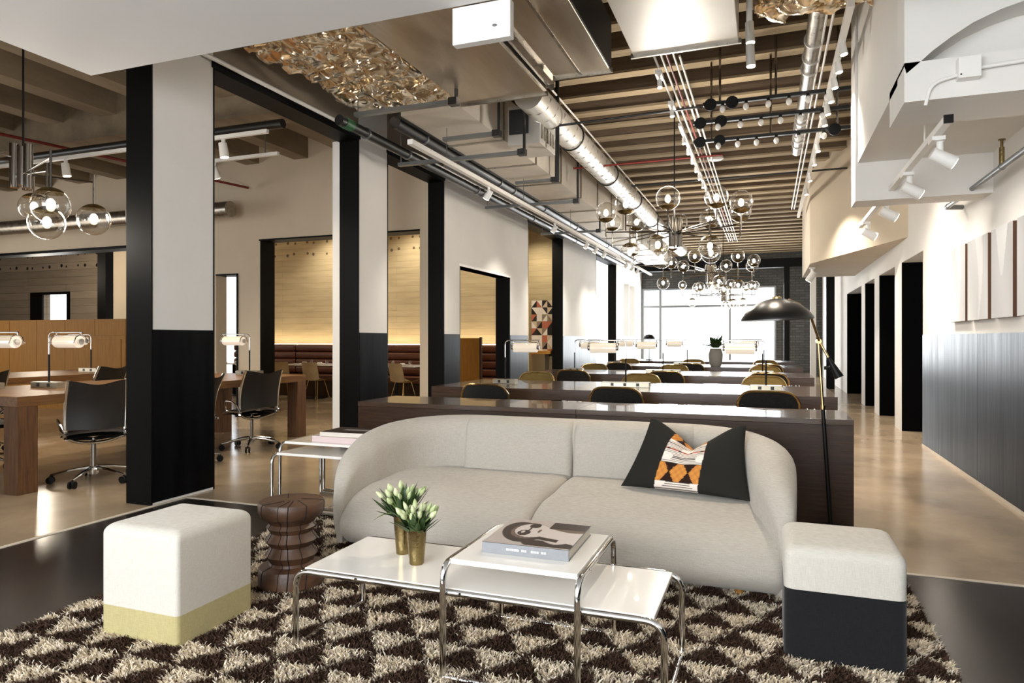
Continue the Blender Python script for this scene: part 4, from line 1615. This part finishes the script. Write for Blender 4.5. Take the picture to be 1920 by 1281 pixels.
# oak panel inside the middle doorway
op = thing('oak_partition', (-5.9, 13.1, 0), 'low oak partition panel seen through the middle doorway', 'partition')
pa, pb = ony(863, 633, 13.0), ony(910, 633, 13.0)
B(pa.x - .3, pb.x, 12.70, 12.74, 0, 1.32).build('panel', 'oak', op, world=True, bevel=.004)
B(pb.x, pb.x + .04, 12.69, 12.75, 0, 1.34).build('edge_post', 'walnut', op, world=True, smooth=False)

# collage art on niche wall with shelf
cg = thing('collage_art', (-5.0, 15.5, 1.2), 'collage of terracotta, black and cream triangles on the niche wall', 'artwork')
a0, a1 = ony(997, 564, 15.5), ony(1040, 668, 15.5)
B(a0.x, LB - .02, 15.49, 15.545, a1.z, a0.z).build('panel', 'black_paint', cg, world=True, smooth=False)
pal = ['#e8ddcf', '#b3664a', '#17130f', '#c9b79b', '#b3664a', '#e8ddcf', '#2a211c', '#8b7a63']
for i_, h_ in enumerate(sorted(set(pal))):
    mat('paint_%d' % i_, h_, .8)
pidx = {h_: 'paint_%d' % i_ for i_, h_ in enumerate(sorted(set(pal)))}
nc, nr = 4, 8
cw_, rh_ = (LB - .02 - a0.x) / nc, (a0.z - a1.z) / nr
for r in range(nr):
    for c in range(nc):
        x0, z0 = a0.x + c * cw_, a1.z + r * rh_
        q = [(x0, z0), (x0 + cw_, z0), (x0 + cw_, z0 + rh_), (x0, z0 + rh_)]
        for tri in ((0, 1, 2), (0, 2, 3)) if (r + c) % 2 else ((0, 1, 3), (1, 2, 3)):
            MB().prism([q[k_] for k_ in tri], 15.482, 15.492, 'y').build('triangle', pidx[random.choice(pal)], cg, world=True, smooth=False)
sf = thing('wall_shelf', (-5.0, 15.35, 1.05), 'small wooden console with black box under the collage', 'console')
B(a0.x + .1, LB - .05, 15.1, 15.48, .95, 1.02).build('shelf_board', 'oak', sf, world=True, bevel=.003)
B(a0.x + .15, a0.x + .45, 15.12, 15.46, 0, .95).build('cabinet', 'pewter', sf, world=True, bevel=.003)

# framed prints on the right wall
for i, (ya, yb, lab) in enumerate([(8.04, 7.43, 'pale abstract print farthest from the camera on the right wall'), (7.35, 6.73, 'middle pale abstract print on the right wall'),
                                   (6.64, 6.11, 'pale print with white wedge on the right wall'), (6.02, 5.4, 'print cut off by the right frame edge')]):
    t = thing('wall_print', (RX - .03, (ya + yb) / 2, 1.47), lab, 'artwork', group='row of prints on the right wall')
    W = dict(parent=t, world=True)
    B(RX - .05, RX - .003, yb, ya, 1.47, 2.19).build('box_frame', 'art_edge', smooth=False, **W)
    nuu, nvv = 40, 40
    mb = MB()
    mb.grid(lambda u, v: (RX - .051, ya + (yb - ya) * u, 1.47 + .72 * v), nuu, nvv)
    o = mb.build('print', 'art_paper', **W)
    cs = []
    for j in range(nvv + 1):
        for k in range(nuu + 1):
            u, v = k / nuu, j / nvv
            g = .42 + .12 * (1 - v) + .05 * math.sin(u * 5 + i * 2 + v * 3)
            if i == 2 and v > .45 and abs(u - .5) < .05 + .42 * (v - .45):
                g = .62
            if i != 2 and abs(u - .55 - .1 * math.sin(v * 3)) < .15 * v + .02:
                g += .10
            cs.append((g, g * .99, g * .98))
    setcol(o.data, np.array(cs))

# ================================================================== CEILING SERVICES
def one(name, mb, m, label, cat, group=None, **k):
    return tag(mb.build(name, m, **k), label, cat, group)


def duct(name, x0, x1, y0, y1, z0, z1, m, label, side=None, seam=None, flange=True):
    t = thing(name, ((x0 + x1) / 2, (y0 + y1) / 2, z0), label, 'duct')
    W = dict(parent=t, world=True)
    B(x0, x1, y0, y1, z0, z1).build('duct_body', m, bevel=.006, **W)
    if side:
        B(x1, x1 + .008, y0, y1, z0 + .01, z1).build('side_panel', side, smooth=False, **W)
    if flange:
        MB().box(x0 - .02, x1 + .02, y1 - .02, y1 + .004, z0 - .02, z0 + .02).build('end_flange', 'galvanised', smooth=False, **W)
    if seam:
        B(seam - .012, seam + .012, y0, y1 - .02, z0 - .006, z0).build('standing_seam', 'galvanised', smooth=False, **W)
    return t


duct('flat_duct', -2.95, -2.05, 3.55, 6.42, 3.72, 4.15, 'stainless', 'wide brushed metal duct left of the white sign box', flange=True)
duct('flat_duct', -1.86, -1.34, 3.55, 6.12, 3.74, 4.2, 'stainless', 'seamed metal duct with dark side right of the white sign box', side='duct_dark', seam=-1.62)
duct('flat_duct', -1.07, -.22, 3.55, 5.79, 3.7, 4.1, 'duct_light', 'bright pale metal duct at top centre')
# bracket rail between the ducts
one('duct_bracket', MB().box(-1.99, -1.93, 3.6, 6.3, 3.76, 3.80).box(-1.95, -1.9, 3.6, 6.3, 3.8, 3.86), 'galvanised', 'galvanised bracket rail along the seamed duct', 'bracket', smooth=False)
one('black_channel', B(-2.03, -1.99, 3.6, 6.5, 3.78, 3.95), 'pipe_black', 'black channel between the two metal ducts', 'channel', smooth=False)

# foil-wrapped ducts (crumpled)
def foil(name, x0, x1, y0, y1, z, label, seed, sag=.10, amp=.055):
    r = np.random.default_rng(seed)
    NXf, NYf = 90, 120
    # crumple: sum of random ridged planes
    K = 30
    kx, ky, ph, am = r.normal(0, 8, K), r.normal(0, 8, K), r.uniform(0, 6.28, K), r.uniform(.3, 1, K)

    def f(u, v):
        x, y_ = x0 + (x1 - x0) * u, y0 + (y1 - y0) * v
        s = 0
        for i in range(0, K, 2):
            s += am[i] * (1 - 2 * abs(math.sin(kx[i] * x + ky[i] * y_ + ph[i] + .8 * math.sin(kx[i + 1] * y_ * .5 + ph[i + 1]))))
        e = min(u, 1 - u, v * 1.5, (1 - v) * 1.5)
        lift = .2 * max(0, 1 - e / .025) ** 2
        return (x + amp * .4 * math.sin(s * 1.3), y_ + amp * .4 * math.cos(s * 1.7), z - amp * s * .32 + lift - sag * math.sin(PI * u) * .3)
    mb = MB().grid(f, NXf, NYf)
    return one(name, mb, 'foil', label, 'duct', angle=18)


foil('foil_wrapped_duct', -4.22, -2.98, 3.8, 6.5, 3.76, 'crumpled gold foil-wrapped duct near the white soffit', 3)
q0, q1 = onz(1415, 46, 3.85), onz(1612, 5, 3.85)
foil('foil_wrapped_duct', q0.x, q1.x + .25, 4.4, q0.y + .05, 3.86, 'crumpled silver foil-wrapped duct at top right', 5, .06)

# long rectangular duct along the left with panels
ld = thing('long_duct', (-3.35, 12, 3.7), 'long pale rectangular duct running down the left side', 'duct')
W = dict(parent=ld, world=True)
yy = 6.45
while yy < 21:
    B(-3.70, -2.98, yy + .004, yy + 1.196, 3.7, 4.25).build('duct_section', 'duct_board', smooth=False, **W)
    B(-3.715, -2.965, yy + 1.18, yy + 1.22, 3.685, 4.26).build('joint_flange', 'galvanised', smooth=False, **W)
    yy += 1.2
B(-3.74, -3.70, 6.45, 21, 3.69, 3.75).build('edge_angle', 'pipe_black', smooth=False, **W)
# branch box with grille
gb = thing('grille_box', (-2.75, 7.6, 3.75), 'square duct box with dark louvred grille on the long duct', 'vent')
W = dict(parent=gb, world=True)
g0, g1 = ony(955, 208, 7.5), ony(991, 250, 7.5)
B(g0.x - .02, g1.x + .14, 7.5, 8.1, g1.z - .12, g0.z + .05).build('box', 'duct_light', bevel=.004, **W)
B(g0.x, g1.x, 7.485, 7.502, g1.z, g0.z).build('dark_opening', 'duct_dark', smooth=False, **W)
for k in range(5):
    B(g1.x + .142, g1.x + .15, 7.55 + k * .11, 7.6 + k * .11, g1.z - .06, g0.z - .02).build('louvre', 'galvanised', smooth=False, **W)
# spiral duct
sd = thing('spiral_duct', (-2.42, 12, 3.95), 'silver spiral duct running beside the long duct', 'duct')
W = dict(parent=sd, world=True)
MB().cyl((-2.44, 7.0, 3.97), (-2.44, 21, 3.97), .17, seg=28).build('tube', 'duct_light', **W)
pts = []
for k in range(int(14 / .28) * 10):
    a = 2 * PI * k / 10
    pts.append((-2.44 + .172 * math.cos(a), 7.0 + .028 * k, 3.97 + .172 * math.sin(a)))
MB().tube(pts, .006, 4).build('spiral_seam', 'galvanised', **W)
for yy in (8.7, 10.9, 13.1, 15.3):
    MB().tube([(-2.44 + .178 * math.cos(a), yy, 3.97 + .178 * math.sin(a)) for a in np.linspace(0, 2 * PI, 25)[:-1]], .012, 6, closed=True).build('band', 'pipe_black', **W)


# pipes along the left wall
def pipe(name, pts, r, m, label, cat='pipe', bands=(), bm_='pipe_black', rad=.1):
    t = thing(name, tuple(Vector(pts[0])), label, cat)
    MB().tube(fillet(pts, rad) if len(pts) > 2 else pts, r, 14).build('run', m, t, world=True)
    for p, ax in bands:
        a = Vector(ax).normalized() * .012
        MB().cyl(Vector(p) - a, Vector(p) + a, r * 1.18, seg=14).build('coupling', bm_, t, world=True)
    return t


pipe('sprinkler_main', [(-4.1, 5.9, 3.54), (-4.1, 21, 3.54)], .055, 'pipe_black', 'black pipe nearest the left arcade headers', bands=[((-4.1, y_, 3.54), (0, 1, 0)) for y_ in (6.4, 7.3, 9.4, 9.6, 12, 15, 18)], bm_='pipe_grey')
pipe('sprinkler_main', [(-3.83, 6.55, 3.68), (-3.83, 21, 3.68)], .07, 'pipe_black', 'thicker black pipe beside the long duct', bands=[((-3.83, y_, 3.68), (0, 1, 0)) for y_ in (7.2, 9.6, 10.2, 11.8, 14, 17)], bm_='pipe_grey')
one('pipe_wrap', MB().cyl((-4.1, 5.98, 3.54), (-4.1, 6.12, 3.54), .06), 'green_wrap', 'green wrapped pipe sleeve below the gold foil', 'pipe sleeve')
pipe('cable_conduit', [(-4.44, 3.7, 3.70), (-4.44, 7.0, 3.70), (-4.2, 7.8, 3.66), (-4.2, 21, 3.66)], .02, 'white_metal', 'thin pale conduit along the arcade headers', 'conduit')
# left track with spot heads
def track_head(t, p, aim, m='white_metal', sc=1.0, glow='spot_glow'):
    p = Vector(p)
    d = Vector(aim).normalized()
    MB().cyl(p, p + Vector((0, 0, -.06 * sc)), .018 * sc, seg=10).build('head_stem', m, t, world=True)
    c = p + Vector((0, 0, -.09 * sc))
    can = MB().cyl(c - d * .05 * sc, c + d * .08 * sc, .036 * sc, .042 * sc, seg=16).build('spot_can', m, t, world=True)
    MB().cyl(c + d * .08 * sc, c + d * .083 * sc, .034 * sc, seg=14).build('lens', glow, can, world=True)
    return c + d * .1 * sc


tk = thing('track_light', (-3.42, 9, 3.3), 'white track light bar running along the left arcade', 'track light')
B(-3.45, -3.39, 6.15, 21.5, 3.29, 3.34).build('track_bar', 'white_metal', tk, world=True, smooth=False)
LH = []
for y_ in (8.25, 11.2, 13.4, 14.2, 15.0, 17.5, 18.3, 19.1):
    LH.append(track_head(tk, (-3.42, y_, 3.29), (-.55, 0, -.8)))
for y_ in (7.0, 9.6, 12.2, 15.2):
    MB().cyl((-3.42, y_, 3.34), (-3.42, y_, 3.7), .004, seg=6).build('hanger_wire', 'pipe_grey', tk, world=True)
# unistrut cross supports
for i, (a, b_, z_) in enumerate([((650, 207), (868, 200), 3.6), ((832, 262), (935, 250), 3.6), ((745, 308), (985, 287), 3.42), ((970, 345), (1040, 335), 3.6), ((915, 392), (1080, 375), 3.42), ((1020, 442), (1120, 430), 3.42)]):
    A_, B_ = onz(a[0], a[1], z_), onz(b_[0], b_[1], z_)
    yv = (A_.y + B_.y) / 2
    t = thing('strut_bar', (A_.x, yv, z_), ['galvanised strut under the gold foil duct', 'galvanised strut under the near end of the long duct', 'long galvanised strut below the pipes and long duct',
                                           'galvanised strut under the middle of the long duct', 'pale strut crossing the white track farther back', 'small strut crossing near the collage opening'][i], 'strut', group='strut supports under the ducts')
    W = dict(parent=t, world=True)
    B(A_.x, B_.x, yv - .03, yv + .03, z_ - .02, z_ + .02).build('channel', 'pipe_grey', smooth=False, **W)
    B(B_.x - .07, B_.x + .02, yv - .04, yv + .04, z_ - .035, z_ + .035).build('end_bracket', 'pipe_black', smooth=False, **W)
    MB().cyl((B_.x, yv, z_), (B_.x, yv, CZ + .35), .018, seg=8).build('hanger_rod', 'pipe_black', **W)
    if A_.x < -3.95:
      MB().cyl((A_.x + .03, yv, z_), (A_.x + .03, yv, CZ + .35), .006, seg=8).build('hanger_rod', 'pipe_grey', **W)

# white conduits down the middle
for i in range(5):
    x = -.98 + i * .055
    pipe('ceiling_conduit', [(x, 5.6 + .2 * i, 3.9 + .02 * (i % 2)), (x, 19, 3.9 + .02 * (i % 2))], .0105, 'pipe_red' if i == 2 else 'white_metal',
         ['leftmost white conduit of the central bundle', 'second white conduit of the central bundle', 'red conduit in the central bundle', 'fourth white conduit of the central bundle', 'rightmost white conduit of the central bundle'][i], 'conduit')
tk2 = thing('track_light', (-.86, 9, 3.8), 'white spot track along the central conduit bundle', 'track light')
B(-.99, -.95, 8.2, 16, 3.8, 3.84).build('track_bar', 'white_metal', tk2, world=True, smooth=False)
CH = []
for y_ in (6.6, 7.5, 8.6, 9.1, 9.6, 10.1, 10.6, 11.2, 12, 13):
    CH.append(track_head(tk2, (-.97, y_, 3.8), (.1, -.2, -1), sc=.6))
for y_ in (6.6, 7.5):
    B(-1.0, -.94, y_ - .1, y_ + .1, 3.8, 3.84).build('canopy', 'white_metal', tk2, world=True, smooth=False)
# right-hand grey spiral conduit with bands
gp = pipe('grey_duct_pipe', [(.39, 6.0, 4.0), (.39, 10.6, 4.0)], .075, 'galvanised', 'grey banded metal pipe at upper right of the ceiling', bands=[((.39, y_, 4.0), (0, 1, 0)) for y_ in (6.7, 7.1, 7.4, 8.9, 9.1, 9.3, 9.5, 9.7, 9.9, 10.2)], bm_='duct_light')
# right ceiling track with stepped heads
tk3 = thing('track_light', (.52, 9, 3.75), 'white spot track at the right of the ceiling', 'track light')
B(.55, .60, 5.6, 15, 3.76, 3.81).build('track_bar', 'white_metal', tk3, world=True, smooth=False)
for y_ in (6.2, 6.6, 7.0, 7.4, 7.8, 8.2, 8.6, 9.3, 10.0, 11, 12):
    CH.append(track_head(tk3, (.575, y_, 3.76), (.15, -.1, -1), sc=.75))
for i in range(2):
    pipe('ceiling_conduit', [(.50 - .05 * i, 5.6, 3.95), (.50 - .05 * i, 15, 3.95)], .011, 'white_metal', ['white conduit beside the right spot track', 'outer white conduit beside the grey pipe'][i], 'conduit')
# pendant cylinder spots at top centre right
ps = thing('pendant_spot', onz(1407, 0, 4.2), 'pair of clear cylinder spots hanging at top right of centre', 'spotlight')
for (a, b_) in (((1405, 42), (1407, 80)), ((1406, 84), (1408, 124))):
    c0, c1 = ony(a[0], a[1], 5.4), ony(b_[0], b_[1], 5.4)
    o = MB().cyl(c0, c1, .03, .034, seg=18).build('cylinder', 'duct_light', ps, world=True)
    MB().cyl(c1, c1 - Vector((0, 0, .006)), .030, seg=16).build('lens', 'spot_glow', o, world=True)
c0 = ony(1405, 42, 5.4)
MB().cyl(c0, c0 + Vector((0, 0, .9)), .022, seg=10).build('drop_tube', 'white_metal', ps, world=True)
# black lighting rails across, with bulbs
for i, (a, b_, y_, lab) in enumerate([((1318, 196), (1602, 165), 7.6, 'upper black light rail with bare bulbs across the ceiling'), ((1300, 226), (1602, 205), 7.9, 'middle black light rail with bare bulbs across the ceiling'),
                                      ((1300, 262), (1602, 243), 8.3, 'lower black light rail with bare bulbs across the ceiling')]):
    A_, B_ = ony(a[0], a[1], y_), ony(b_[0], b_[1], y_)
    B_.z = A_.z = (A_.z + B_.z) / 2
    t = thing('light_rail', A_, lab, 'light rail', group='black bulb rails across the ceiling')
    W = dict(parent=t, world=True)
    B(A_.x, B_.x, y_ - .02, y_ + .02, A_.z - .018, A_.z + .018).build('rail', 'pipe_black', smooth=False, **W)
    for k in range(6):
        x = A_.x + (B_.x - A_.x) * (.14 + .14 * k + .03 * math.sin(k * 7 + i))
        MB().cyl((x, y_ - .02, A_.z - .02), (x, y_ - .05, A_.z - .06), .018, seg=10).build('socket', 'pipe_black', **W)
        MB().sphere((x, y_ - .055, A_.z - .085), .03, 12, 8, sz=1.25).build('bulb', 'white_ceramic', **W)
    for k in (.12, .5, .9):
        x = A_.x + (B_.x - A_.x) * k
        MB().cyl((x, y_, A_.z), (x, y_, CZ + .35), .012, seg=8).build('drop_rod', 'dark_chrome', **W)
    for x in (A_.x + .08, A_.x + .3, B_.x - .2)[: (2 if i < 2 else 3)]:
        MB().cyl((x, y_ - .05, A_.z - .02), (x, y_ - .03, A_.z - .02), .065, seg=24).build('speaker_disc', 'black_paint', **W)
# black hanging frame and rods
A_, B_ = ony(1045, 236, 7.8), ony(1320, 208, 7.8)
one('black_rod', MB().cyl((A_.x, 7.8, A_.z), (B_.x, 7.8, A_.z + .03), .014, seg=10), 'pipe_black', 'thin black rod across the ceiling left of the bulb rails', 'rod')
A_ = ony(1045, 195, 7.8)
B_ = ony(1045, 342, 7.8)
one('black_rod', MB().cyl((A_.x, 7.8, CZ + .1), (A_.x, 7.8, B_.z), .025, seg=10), 'pipe_black', 'vertical black hanger post beside the spiral duct', 'rod')
A_, B_ = onz(1023, 155, 4.2), onz(1205, 380, 4.2)
one('cable_tray_rod', MB().cyl(A_, (A_.x, 15.5, 4.2), .011, seg=8), 'white_metal', 'long pale rod running under the joists beside the spiral duct', 'rod')
A_ = ony(1150, 352, 12.2)
one('black_rod', MB().cyl((A_.x, 12.2, A_.z), (1.3, 12.2, A_.z + .02), .016, seg=10), 'pipe_black', 'black rod across the ceiling above the first chandelier', 'rod')
A_ = ony(1075, 316, 10)
one('red_pipe', MB().cyl((A_.x, 10, A_.z), (-.6, 10, A_.z), .014, seg=10), 'pipe_red', 'thin red pipe crossing the joists', 'pipe')
one('smoke_detector', MB().lathe([(0, 0), (.13, 0), (.13, -.03), (.09, -.05), (0, -.05)], onz(1342, 295, 4.415), 24), 'white_metal', 'white round detector under the far joists', 'detector')

# white sign box at soffit edge
A_, B_ = ony(852, 18, 3.53), ony(960, 66, 3.53)
sb = thing('sign_box', (A_.x, 3.53, 2.98), 'white box sign hanging from the edge of the lounge soffit', 'sign')
B(A_.x, B_.x, 3.502, 3.56, B_.z - .015, 3.175).build('box', 'white_metal', sb, world=True, bevel=.004)
c = ony(927, 47, 3.495)
MB().lathe([(0, 0), (.014, 0), (.012, .004), (0, .005)], seg=20).xf(Matrix.Translation(c) @ Matrix.Rotation(PI / 2, 4, 'X') @ Matrix.Scale(.45, 4, (0, 1, 0))).build('lamp_button', 'pipe_grey', sb, world=True)

# right wall: near track with spots, pipe, junction box
tr = thing('track_light', (1.02, 6.2, 2.62), 'white track light with four spots under the right bulkhead', 'track light')
B(.99, 1.035, 4.75, 8.9, 2.6, 2.64).build('track_bar', 'white_metal', tr, world=True, smooth=False)
B(.987, 1.038, 4.74, 4.752, 2.595, 2.645).build('end_cap', 'black_paint', tr, world=True, smooth=False)
RH = []
for y_ in (5.1, 6.1, 7.2, 8.5):
    B(.985, 1.06, y_ - .06, y_ + .06, 2.575, 2.6).build('adapter', 'white_metal', tr, world=True, smooth=False)
    RH.append(track_head(tr, (1.04, y_, 2.58), (.8, .1, -.45), sc=1.15))
for y_ in (5.4,):
    MB().cyl((1.01, y_, 2.64), (1.01, y_, 2.87), .006, seg=6).build('hanger_rod', 'white_metal', tr, world=True)
jb = thing('junction_box', (1.1, 4.55, 2.9), 'white junction box and conduit on the beam under the arch', 'junction box')
W = dict(parent=jb, world=True)
j0, j1 = ony(1795, 110, 4.52), ony(1838, 145, 4.52)
B(j0.x, j1.x, 4.49, 4.56, j1.z, j0.z).build('box', 'white_metal', bevel=.004, **W)
MB().tube([(j1.x, 4.53, (j0.z + j1.z) / 2), (RX, 4.53, (j0.z + j1.z) / 2 + .03)], .012, 8).build('conduit', 'white_metal', **W)
MB().tube(fillet([(j0.x, 4.53, j1.z + .03), (j0.x - .13, 4.53, j1.z + .0), (j0.x - .15, 4.56, 2.66)], .12), .010, 8).build('flex_drop', 'white_metal', **W)
for dx in (.012,):
    MB().cyl((j0.x + dx, 4.488, j1.z + .02), (j0.x + dx, 4.492, j1.z + .02), .005, seg=8).build('screw', 'outlet_black', **W)
wp = pipe('wall_pipe', [(1.62, 4.2, 2.575), (1.62, 7.66, 2.575)], .022, 'pipe_grey', 'grey steel pipe with brass valve high on the right wall', bands=[((1.62, y_, 2.575), (0, 1, 0)) for y_ in (6.0, 7.6)], bm_='pipe_grey')
MB().cyl((1.62, 6.0, 2.59), (1.62, 6.0, 2.72), .018, seg=12).build('valve_body', 'aged_brass', wp, world=True)
MB().cyl((1.62, 6.0, 2.72), (1.62, 6.0, 2.77), .010, seg=12).build('valve_stem', 'aged_brass', wp, world=True)
MB().cyl((1.62, 6.0, 2.77), (1.62, 6.0, 2.78), .024, seg=14).build('valve_cap', 'aged_brass', wp, world=True)
MB().cyl((1.62, 7.66, 2.575), (1.76, 7.7, 2.575), .024, seg=12).build('elbow', 'pipe_grey', wp, world=True)
# small spot on the far angled bulkhead
ts = thing('track_light', (.9, 14.6, 2.6), 'small white spot under the angled far bulkhead', 'track light')
track_head(ts, (.8, 14.4, 2.68), (-.5, .2, -.8), sc=1.6)
B(.75, .85, 14.3, 14.5, 2.66, 2.68).build('mount', 'white_metal', ts, world=True, smooth=False)

# left room ceiling services
lp = pipe('left_room_pipe', [(-14, 6.0, 3.62), (LB - .12, 6.0, 3.62)], .05, 'pipe_black', 'black pipe crossing the left room ceiling')
tl_ = thing('track_light', (-8, 5.9, 3.5), 'pale track with spots below the left room pipe', 'track light')
B(-14, -5.0, 5.88, 5.92, 3.50, 3.54).build('track_bar', 'white_metal', tl_, world=True, smooth=False)
LR = []
for x in (-9.5, -8.05, -6.7, -5.6):
    LR.append(track_head(tl_, (x, 5.9, 3.5), (.1, .1, -1), sc=1.2))
one('left_room_duct', MB().cyl((-15.5, 8.8, 3.42), (-8.2, 8.8, 3.42), .13, seg=22), 'galvanised', 'round metal duct along the left room back wall', 'duct')
dg = thing('duct_grille', (-9.9, 8.66, 3.42), 'white louvred grille on the left room round duct', 'vent')
for k in range(9):
    B(-10.3 + k * .085, -10.3 + k * .085 + .05, 8.64, 8.67, 3.34, 3.5).build('louvre', 'white_metal', dg, world=True, smooth=False)
B(-10.36, -9.5, 8.66, 8.69, 3.31, 3.53).build('frame', 'white_metal', dg, world=True, smooth=False)
one('red_pipe', MB().cyl((-9.6, 2.5, 3.85), (-8.2, 9.2, 3.85), .02, seg=10), 'pipe_red', 'thin red pipe under the left room beams', 'pipe')
te = thing('track_light', (-6.4, 6.8, 3.6), 'small spot track above the first arch', 'track light')
B(-7.0, -5.6, 6.78, 6.82, 3.55, 3.59).build('track_bar', 'white_metal', te, world=True, smooth=False)
for x in (-6.8, -5.8):
    MB().cyl((x, 6.8, 3.59), (x, 6.8, 4.05), .006, seg=6).build('hanger_rod', 'pipe_grey', te, world=True)
LR.append(track_head(te, (-6.6, 6.8, 3.55), (.0, .6, -1), sc=1.2))

# ================================================================== LAMPS' OWN LIGHT AND ADDED FILL
for i, p in enumerate(LH[:8]):
    spot('arcade_spot_%d' % i, p, p + Vector((-1.1, 0, -2.4)), 85, ang=95, blend=1)
for i, p in enumerate(RH):
    spot('right_wall_spot_%d' % i, p, p + Vector((.7, .1, -.8)), 10, (1, .93, .85), 130, 1)
for i, p in enumerate(CH[::4]):
    spot('ceiling_spot_%d' % i, p, p + Vector((.35 if p.x > 0 else .1, 0, -2)), 300 if p.x > 0 else 130, (1, .9, .78), 110, 1)
for i, p in enumerate(LR):
    spot('left_room_spot_%d' % i, p, p + Vector((.1, .3, -2)), 75, (1, .84, .64), 130, 1)
point('chandelier_glow_1', (-1.07, 8.5, 2.9), 110)
point('chandelier_glow_2', (-1.12, 14.4, 2.9), 100)
point('chandelier_glow_3', (-1.2, 20.4, 2.9), 60)
point('chandelier_glow_4', (-5.75, 3.85, 2.2), 60)
area('banquette_cove', (-8.7, 13.55, 1.22), (math.radians(180), 0, 0), 7.0, .06, 14, (1, .8, .55))
spot('banquette_spot_1', (-9.6, 12.9, 3.95), (-9.6, 13.7, 1.6), 95, (1, .9, .74), 120, 1)
spot('banquette_spot_2', (-7.4, 12.9, 3.95), (-7.4, 13.7, 1.6), 95, (1, .9, .74), 120, 1)
spot('banquette_spot_3', (-5.6, 12.9, 3.95), (-5.6, 13.7, 1.6), 75, (1, .9, .74), 120, 1)
spot('niche_spot', (-5.1, 14.6, 3.9), (-5.1, 15.5, 1.6), 90, (1, .88, .68), 110, 1)

for c0_ in (ony(1407, 82, 5.4), ony(1408, 126, 5.4)):
    spot('pendant_spot_beam', c0_ + Vector((0, 0, -.02)), (-1.0, 2.9, 0), 150, (1, .86, .68), 75, .8, .03)
area('far_left_window_daylight', (-18.4, 13.1, 1.9), (-PI / 2, 0, 0), 1.0, 1.2, 50, (1, .97, .92))
point('far_left_fill', (-16.2, 11.2, 2.9), 70, (1, .88, .7), .2)  # added fill to lift the dark far left room; no fixture hangs here
